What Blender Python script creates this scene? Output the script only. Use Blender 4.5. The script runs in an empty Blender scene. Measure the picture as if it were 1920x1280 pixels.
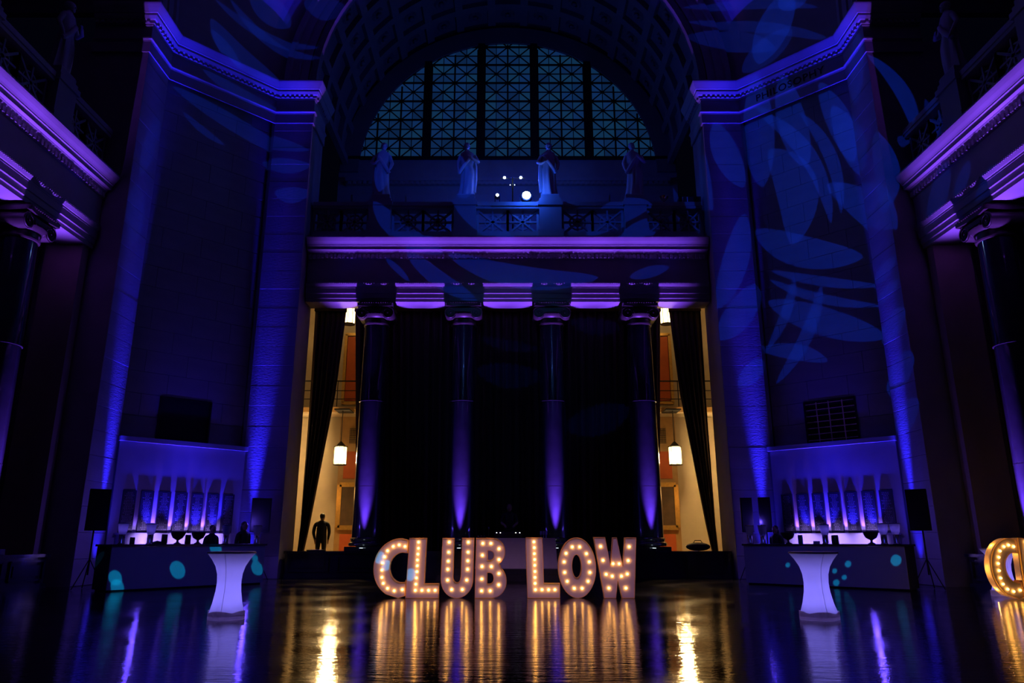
import bpy, bmesh, math, random
from mathutils import Vector, Matrix
random.seed(7)
R = math.radians
sc = bpy.context.scene

# ------------------------------------------------------------------ camera, world, exposure
F_PX, CAM_Z, PITCH = 1378.0, 1.2, 15.15
cam_d = bpy.data.cameras.new('camera')
cam_d.sensor_fit = 'HORIZONTAL'; cam_d.sensor_width = 36.0
cam_d.lens = 36.0 * F_PX / 1920.0
cam_d.shift_x = 8.0 / 1920.0
cam_d.clip_end = 200
cam = bpy.data.objects.new('camera', cam_d); sc.collection.objects.link(cam)
cam.location = (0, 0, CAM_Z); cam.rotation_euler = (R(90 + PITCH), 0, 0)
sc.camera = cam
w = bpy.data.worlds.new('night'); sc.world = w; w.use_nodes = True
w.node_tree.nodes['Background'].inputs[0].default_value = (0.10, 0.12, 0.6, 1)
w.node_tree.nodes['Background'].inputs[1].default_value = 0.004
vs = sc.view_settings
vs.view_transform = 'Standard'; vs.look = 'None'; vs.gamma = 1.0; vs.use_curve_mapping = False
vs.exposure = 0.0
try:
    sc.cycles.max_bounces = 6; sc.cycles.diffuse_bounces = 2; sc.cycles.glossy_bounces = 3
    sc.cycles.use_denoising = True; sc.cycles.caustics_reflective = False; sc.cycles.caustics_refractive = False
    sc.cycles.sample_clamp_indirect = 3.0
except Exception:
    pass

# ------------------------------------------------------------------ plan of the hall
CY = 13.26            # centre of the octagonal hall
HP = 11.74            # pier faces from the centre
HO = 7.475            # half width of the arch openings
CORX = 8.925          # where a pier's flat face meets its diagonal face
COLX = (-4.87, -1.625, 1.625, 4.87)
BLUE = (0.020, 0.012, 1.0)
VIOLET = (0.20, 0.055, 1.0)
BEAM = (0.005, 0.052, 1.0)

# ------------------------------------------------------------------ stage lights
def aim(o, target, up='Y'):
    d = Vector(target) - o.location
    o.rotation_euler = d.to_track_quat('-Z', up).to_euler()
def spot(name, loc, target, col, power, angle, blend=1.0, radius=0.03):
    l = bpy.data.lights.new(name, 'SPOT'); l.color = col; l.energy = power*(1.35 if col in (BLUE, VIOLET, BEAM) else 1)
    l.spot_size = R(angle); l.spot_blend = blend; l.shadow_soft_size = radius
    o = bpy.data.objects.new(name, l); sc.collection.objects.link(o); o.location = loc; aim(o, target)
    return o
def point(name, loc, col, power, radius=0.05):
    l = bpy.data.lights.new(name, 'POINT'); l.color = col; l.energy = power; l.shadow_soft_size = radius
    o = bpy.data.objects.new(name, l); sc.collection.objects.link(o); o.location = loc
    return o
def bay_pt(rot, x, d, z):
    a = R(rot); c, s = math.cos(a), math.sin(a)
    return (x * c - d * s, CY + x * s + d * c, z)

# violet uplights in front of the colonnades
for rot, xs in ((0, COLX), (90, COLX[1:]), (-90, COLX[:3])):
    for x in xs:
        spot('column_uplight_lamp', bay_pt(rot, x, 12.27, 1.02), bay_pt(rot, x, 12.40, 9.0), VIOLET, 9600 if rot == 0 else 10200, 28, 1.0, 0.05)
# blue uplights at the pier corners
for sx in (-1, 1):
    for (ox, oy), (tx, ty) in (((8.48, 24.77), (8.42, 25.0)), ((11.51, 21.75), (11.74, 21.69))):
        spot('pier_uplight_lamp', (sx*ox, oy, .15), (sx*(ox*.45+tx*.55), oy*.45+ty*.55, 12.0), BLUE, 18000, 11.5, 1.0, .05)
        spot('pier_uplight_lamp', (sx*ox, oy, .15), (sx*tx, ty, 5.0), BLUE, 420, 38, 1.0, .05)
    m_ = (sx*10.333, 23.593); t_ = (.7071, -sx*.7071); n_ = (-sx*.7071, -.7071)
    P = lambda s_, d_: (m_[0]+t_[0]*s_+n_[0]*d_, m_[1]+t_[1]*s_+n_[1]*d_)
    for q in (-1, 1): spot('cornice_uplight_lamp', (*P(q*1.1, .45), .2), (*P(q*1.15, .44), 17.9), BLUE, 25000, 15, 1.0, .05)
    spot('window_wash_lamp', (*P(.0, 2.1), 1.2), (*P(0, 0), 5.0), BLUE, 170, 34, 1.0, .1)  # blue fill added to brighten the stone beside the window
# cool spill on the wide front faces of the bars
    spot('bar_wash_lamp', (sx * 0.8, 1.6, 12.6), (sx * 8.4, 20.6, 0.6), (0.05, 0.06, 1.0), 1700, 16, 1.0, 0.1)
def gobo_spot(name, loc, target, angle, leaves, col, power, expo=.62, soft=.0012):
    """a projector throwing a leaf-pattern gobo; each leaf is (tip, tip, half width, bend) on the gobo glass"""
    o = spot(name, loc, target, col, power, angle, .15, .012); l = o.data
    o.rotation_euler = (Vector(target)-Vector(loc)).to_track_quat('-Z','Y').to_euler()
    l.use_nodes = True; nt = l.node_tree; nt.nodes.clear(); N = nt.nodes.new; K = nt.links.new
    out = N('ShaderNodeOutputLight'); em = N('ShaderNodeEmission'); K(em.outputs[0], out.inputs[0])
    tc = N('ShaderNodeTexCoord'); sp = N('ShaderNodeSeparateXYZ'); K(tc.outputs['Normal'], sp.inputs[0])
    dv = []
    for k in (0,1):
        d = N('ShaderNodeMath'); d.operation = 'DIVIDE'; K(sp.outputs[k], d.inputs[0]); K(sp.outputs[2], d.inputs[1]); dv.append(d)
    cb = N('ShaderNodeCombineXYZ'); K(dv[0].outputs[0], cb.inputs[0]); K(dv[1].outputs[0], cb.inputs[1]); cb.inputs[2].default_value = 1.0
    def mth(op, a, b=None, c=None, clamp=False):
        n = N('ShaderNodeMath'); n.operation = op; n.use_clamp = clamp
        for i, x in enumerate((a,b,c)):
            if x is None: continue
            if isinstance(x,(int,float)): n.inputs[i].default_value = x
            else: K(x, n.inputs[i])
        return n.outputs[0]
    def dot(v):
        n = N('ShaderNodeVectorMath'); n.operation = 'DOT_PRODUCT'; K(cb.outputs[0], n.inputs[0]); n.inputs[1].default_value = v; return n.outputs['Value']
    tot = None
    for x0,y0,x1,y1,h,bend in leaves:
        dx,dy = x1-x0,y1-y0; l2 = dx*dx+dy*dy; ln = math.sqrt(l2)
        u = dot((dx/l2,dy/l2,-(x0*dx+y0*dy)/l2)); v = dot((-dy/ln,dx/ln,(x0*dy-y0*dx)/ln))
        q = mth('MULTIPLY', u, mth('SUBTRACT',1.0,u)); qs = mth('POWER', mth('MAXIMUM', mth('MULTIPLY', q, 4.0), 0.0), expo)
        a = mth('ABSOLUTE', mth('MULTIPLY_ADD', q, -4*bend, v))
        m = mth('MULTIPLY_ADD', a, -1/soft, mth('MULTIPLY_ADD', qs, h/soft, -.05), clamp=True)
        tot = m if tot is None else mth('ADD', tot, m)
    K(tot, em.inputs['Strength']); em.inputs['Color'].default_value = (1,1,1,1)
    return o
GOBOS = [
   ('left_gobo', (-0.8, 1.1, 13.9), (-10.055, 24.068, 15.855), 34.4, [(0.0883, -0.033, -0.1091, 0.0155, 0.0122, -0.0019), (0.0718, 0.0007, 0.0108, 0.0294, 0.0055, -0.0037), (-0.0427, 0.035, -0.1129, 0.0413, 0.0113, -0.0039), (-0.0644, 0.0855, -0.1149, 0.0866, 0.0121, -0.0047), (0.0495, -0.158, -0.0567, -0.0962, 0.0176, -0.0151), (0.0468, -0.1918, -0.1115, -0.1648, 0.0075, -0.0139), (0.0272, -0.2038, -0.1173, -0.1452, 0.0077, -0.0189), (-0.0023, -0.2216, -0.0646, -0.1946, 0.021, 0.0004), (-0.0811, -0.2403, -0.1465, -0.2397, 0.0187, -0.0054), (0.0478, -0.1411, -0.0002, -0.0904, 0.0094, 0.0022), (0.1144, 0.1556, 0.116, 0.2469, 0.0104, 0.0), (0.1004, 0.0288, 0.1158, 0.1449, 0.007, -0.0), (0.0521, -0.0714, -0.0567, -0.0524, 0.0089, -0.0057)]),
   ('centre_gobo', (0, 1.1, 14.1), (0.159, 25.76, 10.641), 41.6, [(0.0464, 0.0667, -0.0381, 0.0822, 0.0075, -0.0033), (0.0502, 0.1129, -0.042, 0.1217, 0.0155, -0.004), (-0.0838, 0.041, -0.1586, 0.0503, 0.0115, -0.0041), (-0.0728, 0.1919, -0.1624, 0.1656, 0.018, -0.0027), (0.1922, -0.0315, 0.1527, 0.0068, 0.0048, 0.0008), (0.1624, -0.0452, 0.0511, 0.036, 0.0112, -0.0069), (0.097, -0.0367, -0.1289, -0.0001, 0.0162, -0.018), (0.217, -0.1209, 0.1051, -0.0367, 0.0158, -0.0116), (0.0923, -0.2206, -0.0042, -0.0506, 0.0222, -0.0252), (-0.1144, -0.0681, -0.2182, -0.1202, 0.0189, 0.0107), (-0.1631, -0.0552, -0.2262, -0.0922, 0.0146, -0.0026), (-0.2552, -0.2393, -0.2873, -0.0682, 0.0078, 0.0002), (-0.175, -0.0002, -0.2361, -0.017, 0.0082, 0.0), (0.0681, -0.195, 0.0751, -0.1277, 0.018, -0.005), (0.2033, -0.2319, 0.2082, -0.1413, 0.0122, -0.0001)]),
   ('right_high_gobo', (0.8, 1.1, 13.9), (10.76, 23.366, 14.788), 32.0, [(0.1308, -0.0757, 0.0985, 0.036, 0.0178, -0.0032), (0.0662, -0.1366, 0.0706, 0.0375, 0.0196, -0.0001), (0.0542, -0.0187, 0.036, 0.1421, 0.0248, 0.0206), (-0.0344, -0.0502, -0.0638, 0.0755, 0.0144, 0.0022), (-0.0218, -0.0878, -0.0522, 0.0477, 0.0143, 0.0043), (-0.0784, -0.128, -0.0658, -0.0265, 0.01, -0.0001), (-0.0875, -0.0827, -0.1329, 0.0528, 0.0093, 0.0151), (0.0706, -0.0905, -0.014, 0.1278, 0.01, 0.0236), (0.0089, -0.0583, -0.0283, 0.1185, 0.0079, 0.0146), (-0.0149, 0.0659, -0.0921, 0.1959, 0.017, 0.0109), (0.0288, -0.1226, 0.009, 0.0307, 0.0175, -0.0024), (0.1523, -0.0292, 0.1462, 0.074, 0.0095, -0.0052), (0.004, -0.2587, 0.0591, -0.1582, 0.0232, -0.0007), (0.0219, -0.2364, -0.0264, -0.2521, 0.0193, 0.0002), (-0.0832, 0.042, -0.0823, 0.1648, 0.0144, 0.0091)]),
   ('right_low_gobo', (1.1, 1.1, 13.9), (10.639, 23.478, 8.294), 26.7, [(0.081, -0.164, -0.0541, -0.0734, 0.0191, -0.0121), (0.0947, -0.1875, 0.1407, -0.0354, 0.0162, 0.0058), (0.0636, -0.0952, -0.0698, -0.0279, 0.0063, -0.0046), (0.0667, -0.0827, -0.066, -0.0019, 0.0061, -0.0082), (0.071, -0.0528, -0.0664, 0.04, 0.0157, -0.0036), (0.0335, -0.0777, 0.0774, 0.0142, 0.0068, 0.0064), (0.0011, -0.0526, 0.0693, 0.0607, 0.0085, 0.01), (0.0041, 0.0497, 0.086, 0.0098, 0.0092, -0.0044), (-0.0911, -0.0299, -0.0615, -0.0287, 0.0097, 0.0003), (-0.0902, 0.0021, -0.0611, -0.0025, 0.0077, 0.0002), (-0.0914, 0.0433, -0.061, 0.0441, 0.0153, 0.0009), (-0.0921, 0.1003, -0.0581, 0.1038, 0.0175, 0.0016), (-0.0893, 0.1552, -0.0602, 0.1553, 0.0143, 0.0012), (0.0823, -0.0769, 0.1405, 0.0094, 0.0167, 0.0019), (0.0826, 0.0298, 0.1172, 0.0706, 0.0102, 0.0004)]),
   ('right_far_gobo', (0.5, 1.1, 14.0), (11.436, 22.461, 17.414), 44.8, [(0.2039, -0.1733, 0.0076, -0.0964, 0.0072, 0.0133), (0.2031, -0.1199, 0.0723, -0.0608, 0.0146, 0.0103), (0.1234, -0.0444, 0.0471, -0.0814, 0.0192, 0.0007), (0.1979, -0.1467, -0.0047, -0.0351, 0.0078, 0.0155), (-0.122, 0.2587, -0.0991, 0.325, 0.0137, -0.0013), (-0.1503, 0.286, -0.1311, 0.3245, 0.0092, -0.001), (-0.1774, 0.3256, -0.153, 0.3503, 0.0164, 0.0125), (-0.1092, 0.1025, -0.1247, 0.2152, 0.0071, -0.0011), (-0.0857, 0.1623, -0.0727, 0.1783, 0.0072, -0.0036)]),
]
for (nm,loc,tg,an,lv),pw in zip(GOBOS,(2900,3600,4800,4800,3000)): gobo_spot(nm,loc,tg,an,[(a,b,c,d,h*1.15,e) for a,b,c,d,h,e in lv],BEAM,pw)
# cyan pin spots thrown across the bars, the letters and the floor
PINS = [
   (-8.62, 20.079, 0.462, 0.91) ,
   (-9.568, 18.797, 0.323, 0.75) ,
   (-9.52, 18.862, 0.109, 0.75) ,
   (-8.007, 20.908, 1.018, 0.77) ,
   (-7.182, 22.022, 0.435, 0.77) ,
   (-7.253, 21.926, 0.73, 0.46) ,
   (-10.19, 19.045, 0.728, 0.61) ,
   (7.732, 21.201, 0.548, 0.3) ,
   (8.888, 20.049, 0.61, 0.38) ,
   (8.629, 20.306, 0.427, 0.3) ,
   (8.793, 20.144, 0.273, 0.3) ,
   (8.635, 20.301, 0.132, 0.38) ,
   (9.73, 19.209, 0.724, 0.6) ,
   (-2.801, 16.76, 0.841, 0.64) ,
   (-2.109, 16.74, 0.485, 0.63) ,
   (-2.779, 17.574, -0.0, 0.57) ,
   (3.556, 11.783, -0.0, 0.72) ,
   (-5.066, 8.433, 0.0, 0.31) ,
   (-2.906, 9.116, -0.0, 0.21) ,
   (0.252, 7.817, 0.0, 0.22) ,
]

def pin_gobo(pins, target):
    loc = Vector((-.3,1.3,13.6)); M = (Vector(target)-loc).to_track_quat('-Z','Y').to_matrix().inverted(); rows = []
    for x,y,z,an in pins:
        w_ = M @ (Vector((x,y,z))-loc); r_ = math.tan(R(an)/2); px_, py_ = w_.x/w_.z, w_.y/w_.z
        rows.append((px_-r_, py_, px_+r_, py_, r_, 0))
    gobo_spot('pin_spot_lamp', loc, target, 40, rows, (0.0,.50,1.0), 14000, .5, .0010)
pin_gobo([p for p in PINS if p[0] < -7], (-8.6,20.3,.5)); pin_gobo([p for p in PINS if p[0] > 7], (8.6,20.3,.5)); pin_gobo([p for p in PINS if abs(p[0]) < 7], (-1.5,14,.5))
spot('balcony_projector_lamp',(0,1.2,13.9),(0,26,7.0),(.08,.25,1.0),900,20,.6,.02)
# unseen lilac fill light added to brighten the letters and the DJ table
spot('front_wash_lamp',(0,1.3,12.4),(0,16.8,.9),(.85,.42,.95),2500,24,.6,.15)

# ------------------------------------------------------------------ mesh helpers
class MB:
    def __init__(s): s.v = []; s.f = []
    def add(s, vs, fs):
        b = len(s.v); s.v += [tuple(p) for p in vs]; s.f += [tuple(b + i for i in f) for f in fs]; return s
    def box(s, x0, x1, y0, y1, z0, z1):
        return s.add([(x0,y0,z0),(x1,y0,z0),(x1,y1,z0),(x0,y1,z0),(x0,y0,z1),(x1,y0,z1),(x1,y1,z1),(x0,y1,z1)],
                     [(0,3,2,1),(4,5,6,7),(0,1,5,4),(1,2,6,5),(2,3,7,6),(3,0,4,7)])
    def prism(s, poly, z0, z1):
        n = len(poly)
        a = sum(poly[i][0]*poly[(i+1)%n][1]-poly[(i+1)%n][0]*poly[i][1] for i in range(n))
        if a < 0: poly = poly[::-1]
        return s.add([(x,y,z0) for x,y in poly]+[(x,y,z1) for x,y in poly],
                     [tuple(range(n-1,-1,-1)), tuple(range(n,2*n))]+[(i,(i+1)%n,n+(i+1)%n,n+i) for i in range(n)])
    def lathe(s, prof, n=24, c=(0,0,0), sx=1, sy=1, cap=True, fn=None):
        vs = []
        for k,(r,z) in enumerate(prof):
            for i in range(n):
                a = 2*math.pi*i/n; q = r if fn is None else r*fn(a,z)
                vs.append((c[0]+q*math.cos(a)*sx, c[1]+q*math.sin(a)*sy, c[2]+z))
        m = len(prof)
        fs = [(k*n+i, k*n+(i+1)%n, (k+1)*n+(i+1)%n, (k+1)*n+i) for k in range(m-1) for i in range(n)]
        if cap: fs += [tuple(range(n-1,-1,-1)), tuple(range((m-1)*n, m*n))]
        return s.add(vs, fs)
    def tube(s, pts, r, n=8):
        pts = [Vector(p) for p in pts]; rs = r if isinstance(r,(list,tuple)) else [r]*len(pts)
        vs = []; prev = None
        for i,p in enumerate(pts):
            t = (pts[min(i+1,len(pts)-1)]-pts[max(i-1,0)]).normalized()
            u = (prev if prev is not None else (Vector((0,0,1)) if abs(t.z)<.9 else Vector((1,0,0))))
            u = (u - t*u.dot(t)).normalized(); prev = u; q = t.cross(u)
            for k in range(n):
                a = 2*math.pi*k/n; vs.append(p + (u*math.cos(a)+q*math.sin(a))*rs[i])
        m = len(pts)
        fs = [(k*n+i, k*n+(i+1)%n, (k+1)*n+(i+1)%n, (k+1)*n+i) for k in range(m-1) for i in range(n)]
        fs += [tuple(range(n-1,-1,-1)), tuple(range((m-1)*n, m*n))]
        return s.add(vs, fs)
    def ell(s, c, rx, ry, rz, n=12, m=8):
        prof = [(math.sin(math.pi*k/m), -math.cos(math.pi*k/m)) for k in range(m+1)]
        prof[0] = (0.02,-1); prof[-1] = (0.02,1)
        vs = []
        for r_,z_ in prof:
            for i in range(n):
                a = 2*math.pi*i/n; vs.append((c[0]+rx*r_*math.cos(a), c[1]+ry*r_*math.sin(a), c[2]+rz*z_))
        fs = [(k*n+i, k*n+(i+1)%n, (k+1)*n+(i+1)%n, (k+1)*n+i) for k in range(m) for i in range(n)]
        fs += [tuple(range(n-1,-1,-1)), tuple(range(m*n, (m+1)*n))]
        return s.add(vs, fs)
    def bar(s, a, b, wdt, dep, up=(0,1,0)):
        a = Vector(a); b = Vector(b); t = (b-a).normalized(); u = Vector(up); u = (u-t*u.dot(t)).normalized(); q = t.cross(u)
        vs = [p+q*i*wdt/2+u*j*dep/2 for p in (a,b) for i,j in ((-1,-1),(1,-1),(1,1),(-1,1))]
        return s.add(vs, [(0,3,2,1),(4,5,6,7),(0,1,5,4),(1,2,6,5),(2,3,7,6),(3,0,4,7)])
    def sweep(s, prof, path, close_ends=True):
        """profile (offset to the right of the path, z) along a plan polyline, mitred"""
        P = [Vector((p[0],p[1])) for p in path]; n = len(P); m = len(prof); vs = []
        for i in range(n):
            d0 = (P[i]-P[i-1]).normalized() if i>0 else None
            d1 = (P[i+1]-P[i]).normalized() if i<n-1 else None
            n0 = Vector((d0.y,-d0.x)) if d0 else None; n1 = Vector((d1.y,-d1.x)) if d1 else None
            if n0 is None: mv = n1
            elif n1 is None: mv = n0
            else:
                mv = (n0+n1); mv = mv/ (mv.length**2) * 2 if mv.length>1e-6 else n0
            for o,z in prof: vs.append((P[i].x+mv.x*o, P[i].y+mv.y*o, z))
        fs = [(k*m+j, k*m+j+1, (k+1)*m+j+1, (k+1)*m+j) for k in range(n-1) for j in range(m-1)]
        if close_ends: fs += [tuple(range(m-1,-1,-1)), tuple(range((n-1)*m, n*m))]
        return s.add(vs, fs)
    def mesh(s, name, mat=None, smooth=None):
        me = bpy.data.meshes.new(name); me.from_pydata(s.v, [], s.f); me.validate()
        bm = bmesh.new(); bm.from_mesh(me); bmesh.ops.recalc_face_normals(bm, faces=bm.faces); bm.to_mesh(me); bm.free()
        if mat: me.materials.append(mat)
        if smooth:
            me.shade_smooth(); me.set_sharp_from_angle(angle=R(smooth))
        return me

def link(o, parent=None):
    sc.collection.objects.link(o)
    if parent is not None: o.parent = parent
    return o
def ob(name, mb, mat, parent=None, loc=(0,0,0), rot=0, smooth=None):
    me = mb if isinstance(mb, bpy.types.Mesh) else mb.mesh(name, mat, smooth)
    o = bpy.data.objects.new(name, me); o.location = loc; o.rotation_euler = (0,0,R(rot))
    return link(o, parent)
def tag(o, label=None, cat=None, group=None, kind=None):
    if label: o['label'] = label
    if cat: o['category'] = cat
    if group: o['group'] = group
    if kind: o['kind'] = kind
    return o
def thing(name, label, cat, loc=(0,0,0), rot=0, group=None, kind=None):
    o = bpy.data.objects.new(name, None); o.location = loc; o.rotation_euler = (0,0,R(rot)); o.empty_display_size = .2
    link(o); return tag(o, label, cat, group, kind)
def copy_tree(o, parent=None):
    c = o.copy(); sc.collection.objects.link(c)
    if parent is not None: c.parent = parent
    for ch in list(o.children): copy_tree(ch, c)
    return c

# ------------------------------------------------------------------ materials
def mat(name, col, rough=.6, metal=0., var=0., scale=3., bump=0., coat=0., emit=None, estr=1., spec=.5, bscale=None):
    m = bpy.data.materials.new(name); m.use_nodes = True; nt = m.node_tree; b = nt.nodes['Principled BSDF']
    b.inputs['Base Color'].default_value = (*col,1); b.inputs['Roughness'].default_value = rough; b.inputs['Metallic'].default_value = metal
    b.inputs['Coat Weight'].default_value = coat; b.inputs['Coat Roughness'].default_value = .035
    b.inputs['Specular IOR Level'].default_value = spec
    if emit: b.inputs['Emission Color'].default_value = (*emit,1); b.inputs['Emission Strength'].default_value = estr
    if var or bump:
        tc = nt.nodes.new('ShaderNodeTexCoord'); nz = nt.nodes.new('ShaderNodeTexNoise'); nz.inputs['Scale'].default_value = scale; nz.inputs['Detail'].default_value = 5
        nt.links.new(tc.outputs['Object'], nz.inputs['Vector'])
        if var:
            mx = nt.nodes.new('ShaderNodeMixRGB'); mx.inputs[1].default_value = (*[c*(1-var) for c in col],1); mx.inputs[2].default_value = (*[min(1,c*(1+var)) for c in col],1)
            nt.links.new(nz.outputs['Fac'], mx.inputs[0]); nt.links.new(mx.outputs[0], b.inputs['Base Color'])
        if bump:
            bp = nt.nodes.new('ShaderNodeBump'); bp.inputs['Strength'].default_value = bump; bp.inputs['Distance'].default_value = .02
            n2 = nz
            if bscale:
                n2 = nt.nodes.new('ShaderNodeTexNoise'); n2.inputs['Scale'].default_value = bscale; nt.links.new(tc.outputs['Object'], n2.inputs['Vector'])
            nt.links.new(n2.outputs['Fac'], bp.inputs['Height']); nt.links.new(bp.outputs[0], b.inputs['Normal'])
    return m
STONE = mat('limestone', (.37,.35,.32), .75, var=.22, scale=1.6, bump=.25, bscale=14)
STONE_S = mat('smooth_limestone', (.38,.36,.33), .6, var=.12, scale=2.5, bump=.1, bscale=20)
MARBLE_W = mat('statue_marble', (.52,.50,.47), .55, var=.1, scale=4)
COLM = mat('polished_dark_marble', (.030,.032,.045), .22, var=.5, scale=2.2, coat=.8, spec=.25)
BRONZE = mat('dark_bronze', (.08,.065,.05), .38, metal=.35, var=.3, scale=6)
PLASTER = mat('vault_plaster', (.20,.19,.18), .85, var=.2, scale=1.5, bump=.2)
PARA = mat('dark_polished_marble', (.035,.036,.042), .15, var=.4, scale=2, coat=.6)
IRON = mat('black_iron', (.012,.012,.014), .5, metal=.4, var=.2)
BLACK = mat('black_matte', (.006,.006,.007), .8, var=.3, scale=9)
BLKPL = mat('black_plastic', (.012,.012,.014), .38, var=.2, scale=9)
CURT = mat('brown_velvet', (.040,.022,.016), .9, var=.35, scale=5, bump=.15, bscale=60)
WHITE_CLOTH = mat('white_linen', (.80,.76,.72), .85, var=.08, scale=8, bump=.1)
BARM = mat('white_laminate_bar', (.42,.42,.46), .5, var=.06, scale=3)
GOLD = mat('gilt', (.62,.36,.10), .38, metal=.8, var=.25, scale=12)
STEEL = mat('steel', (.55,.53,.48), .22, metal=1., var=.08)
WSTONE = mat('cream_stone_wall', (.62,.50,.35), .8, var=.15, scale=2, bump=.15)
ORANGE = mat('russet_wall_panel', (.52,.10,.02), .7, var=.2, scale=3)
OAK = mat('golden_oak', (.44,.25,.09), .5, var=.25, scale=5)
PAINTM = mat('old_oil_canvas', (.09,.05,.025), .4, var=.6, scale=4)
LAMPG = mat('lantern_glass', (.9,.8,.6), .4, emit=(1.0,.70,.30), estr=5, var=.05)
SKIN = mat('skin', (.30,.16,.10), .55, var=.1)
CLOTHD = mat('dark_clothing', (.010,.010,.012), .85, var=.3, scale=12)
HAIR = mat('dark_hair', (.008,.006,.005), .6, var=.3, scale=30)
LETF = mat('white_sign_face', (.70,.62,.66), .55, var=.05, scale=6)
BULB = mat('warm_bulb', (1,.9,.6), .3, emit=(1.0,.44,.075), estr=12, var=.02)
GREENG = mat('green_glass', (.01,.22,.12), .1, coat=.5, var=.1)
TABLET = mat('dark_slate_tablet', (.022,.022,.025), .45, var=.3, scale=6)
TEXTM = mat('incised_lettering', (.28,.26,.25), .6, var=.2, scale=9)
LIT = mat('lamp_lens', (.9,.95,1), .2, emit=(.55,.75,1.0), estr=60, var=.01)
LITS = mat('small_lamp_lens', (.9,.95,1), .2, emit=(.7,.85,1.0), estr=6, var=.01)
LED = mat('white_led', (.9,.9,.9), .3, emit=(1,.95,.9), estr=3, var=.01)
BLUEWIN = mat('blue_lit_pane', (.05,.08,.3), .2, emit=(.03,.05,.5), estr=.6, var=.05)

def translucent(name, col, tcol, mix=.6, var=.08):
    m = bpy.data.materials.new(name); m.use_nodes = True; nt = m.node_tree; nt.nodes.clear()
    o = nt.nodes.new('ShaderNodeOutputMaterial'); d = nt.nodes.new('ShaderNodeBsdfDiffuse'); t = nt.nodes.new('ShaderNodeBsdfTranslucent'); mx = nt.nodes.new('ShaderNodeMixShader')
    nz = nt.nodes.new('ShaderNodeTexNoise'); nz.inputs['Scale'].default_value = 3; tc = nt.nodes.new('ShaderNodeTexCoord')
    cm = nt.nodes.new('ShaderNodeMixRGB'); cm.inputs[1].default_value = (*[c*(1-var) for c in tcol],1); cm.inputs[2].default_value = (*tcol,1)
    nt.links.new(tc.outputs['Object'], nz.inputs['Vector']); nt.links.new(nz.outputs['Fac'], cm.inputs[0]); nt.links.new(cm.outputs[0], t.inputs[0])
    d.inputs[0].default_value = (*col,1); mx.inputs[0].default_value = mix
    nt.links.new(d.outputs[0], mx.inputs[1]); nt.links.new(t.outputs[0], mx.inputs[2]); nt.links.new(mx.outputs[0], o.inputs[0])
    return m
GLASSF = translucent('frosted_cup', (.6,.6,.7), (.8,.8,.9), .55)
SPANDEX = translucent('stretch_cloth', (.7,.7,.72), (.85,.85,.85), .7)
HEM = translucent('doubled_stretch_hem', (.75,.66,.66), (.80,.62,.6), .30)
RIM = translucent('amber_sign_return', (.9,.62,.42), (1.0,.70,.30), .8)

# floor: polished dark boards with a fine ripple
def floor_mat():
    m = bpy.data.materials.new('polished_dark_floor'); m.use_nodes = True; nt = m.node_tree; b = nt.nodes['Principled BSDF']
    b.inputs['Base Color'].default_value = (.010,.010,.012,1); b.inputs['Specular IOR Level'].default_value = .75
    tc = nt.nodes.new('ShaderNodeTexCoord')
    mp = nt.nodes.new('ShaderNodeMapping'); mp.inputs['Scale'].default_value = (1.0, 4.0, 1); nt.links.new(tc.outputs['Object'], mp.inputs[0])
    n1 = nt.nodes.new('ShaderNodeTexNoise'); n1.inputs['Scale'].default_value = 2.4; n1.inputs['Detail'].default_value = 4; n1.inputs['Roughness'].default_value = .6
    nt.links.new(mp.outputs[0], n1.inputs[0])
    n2 = nt.nodes.new('ShaderNodeTexNoise'); n2.inputs['Scale'].default_value = .8; n2.inputs['Detail'].default_value = 6; nt.links.new(tc.outputs['Object'], n2.inputs[0])
    cr = nt.nodes.new('ShaderNodeMapRange'); cr.inputs[1].default_value = .35; cr.inputs[2].default_value = .7; cr.inputs[3].default_value = .055; cr.inputs[4].default_value = .16
    nt.links.new(n2.outputs['Fac'], cr.inputs[0]); nt.links.new(cr.outputs[0], b.inputs['Roughness'])
    bp = nt.nodes.new('ShaderNodeBump'); bp.inputs['Strength'].default_value = .28; bp.inputs['Distance'].default_value = .02
    nt.links.new(n1.outputs['Fac'], bp.inputs['Height']); nt.links.new(bp.outputs[0], b.inputs['Normal'])
    return m
FLOORM = floor_mat()

# ------------------------------------------------------------------ floor
tag(ob('floor', MB().box(-26,26,-8,34,-.3,0), FLOORM), 'dark glossy floor mirroring the lit letters and tables', 'floor', kind='structure')

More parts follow.
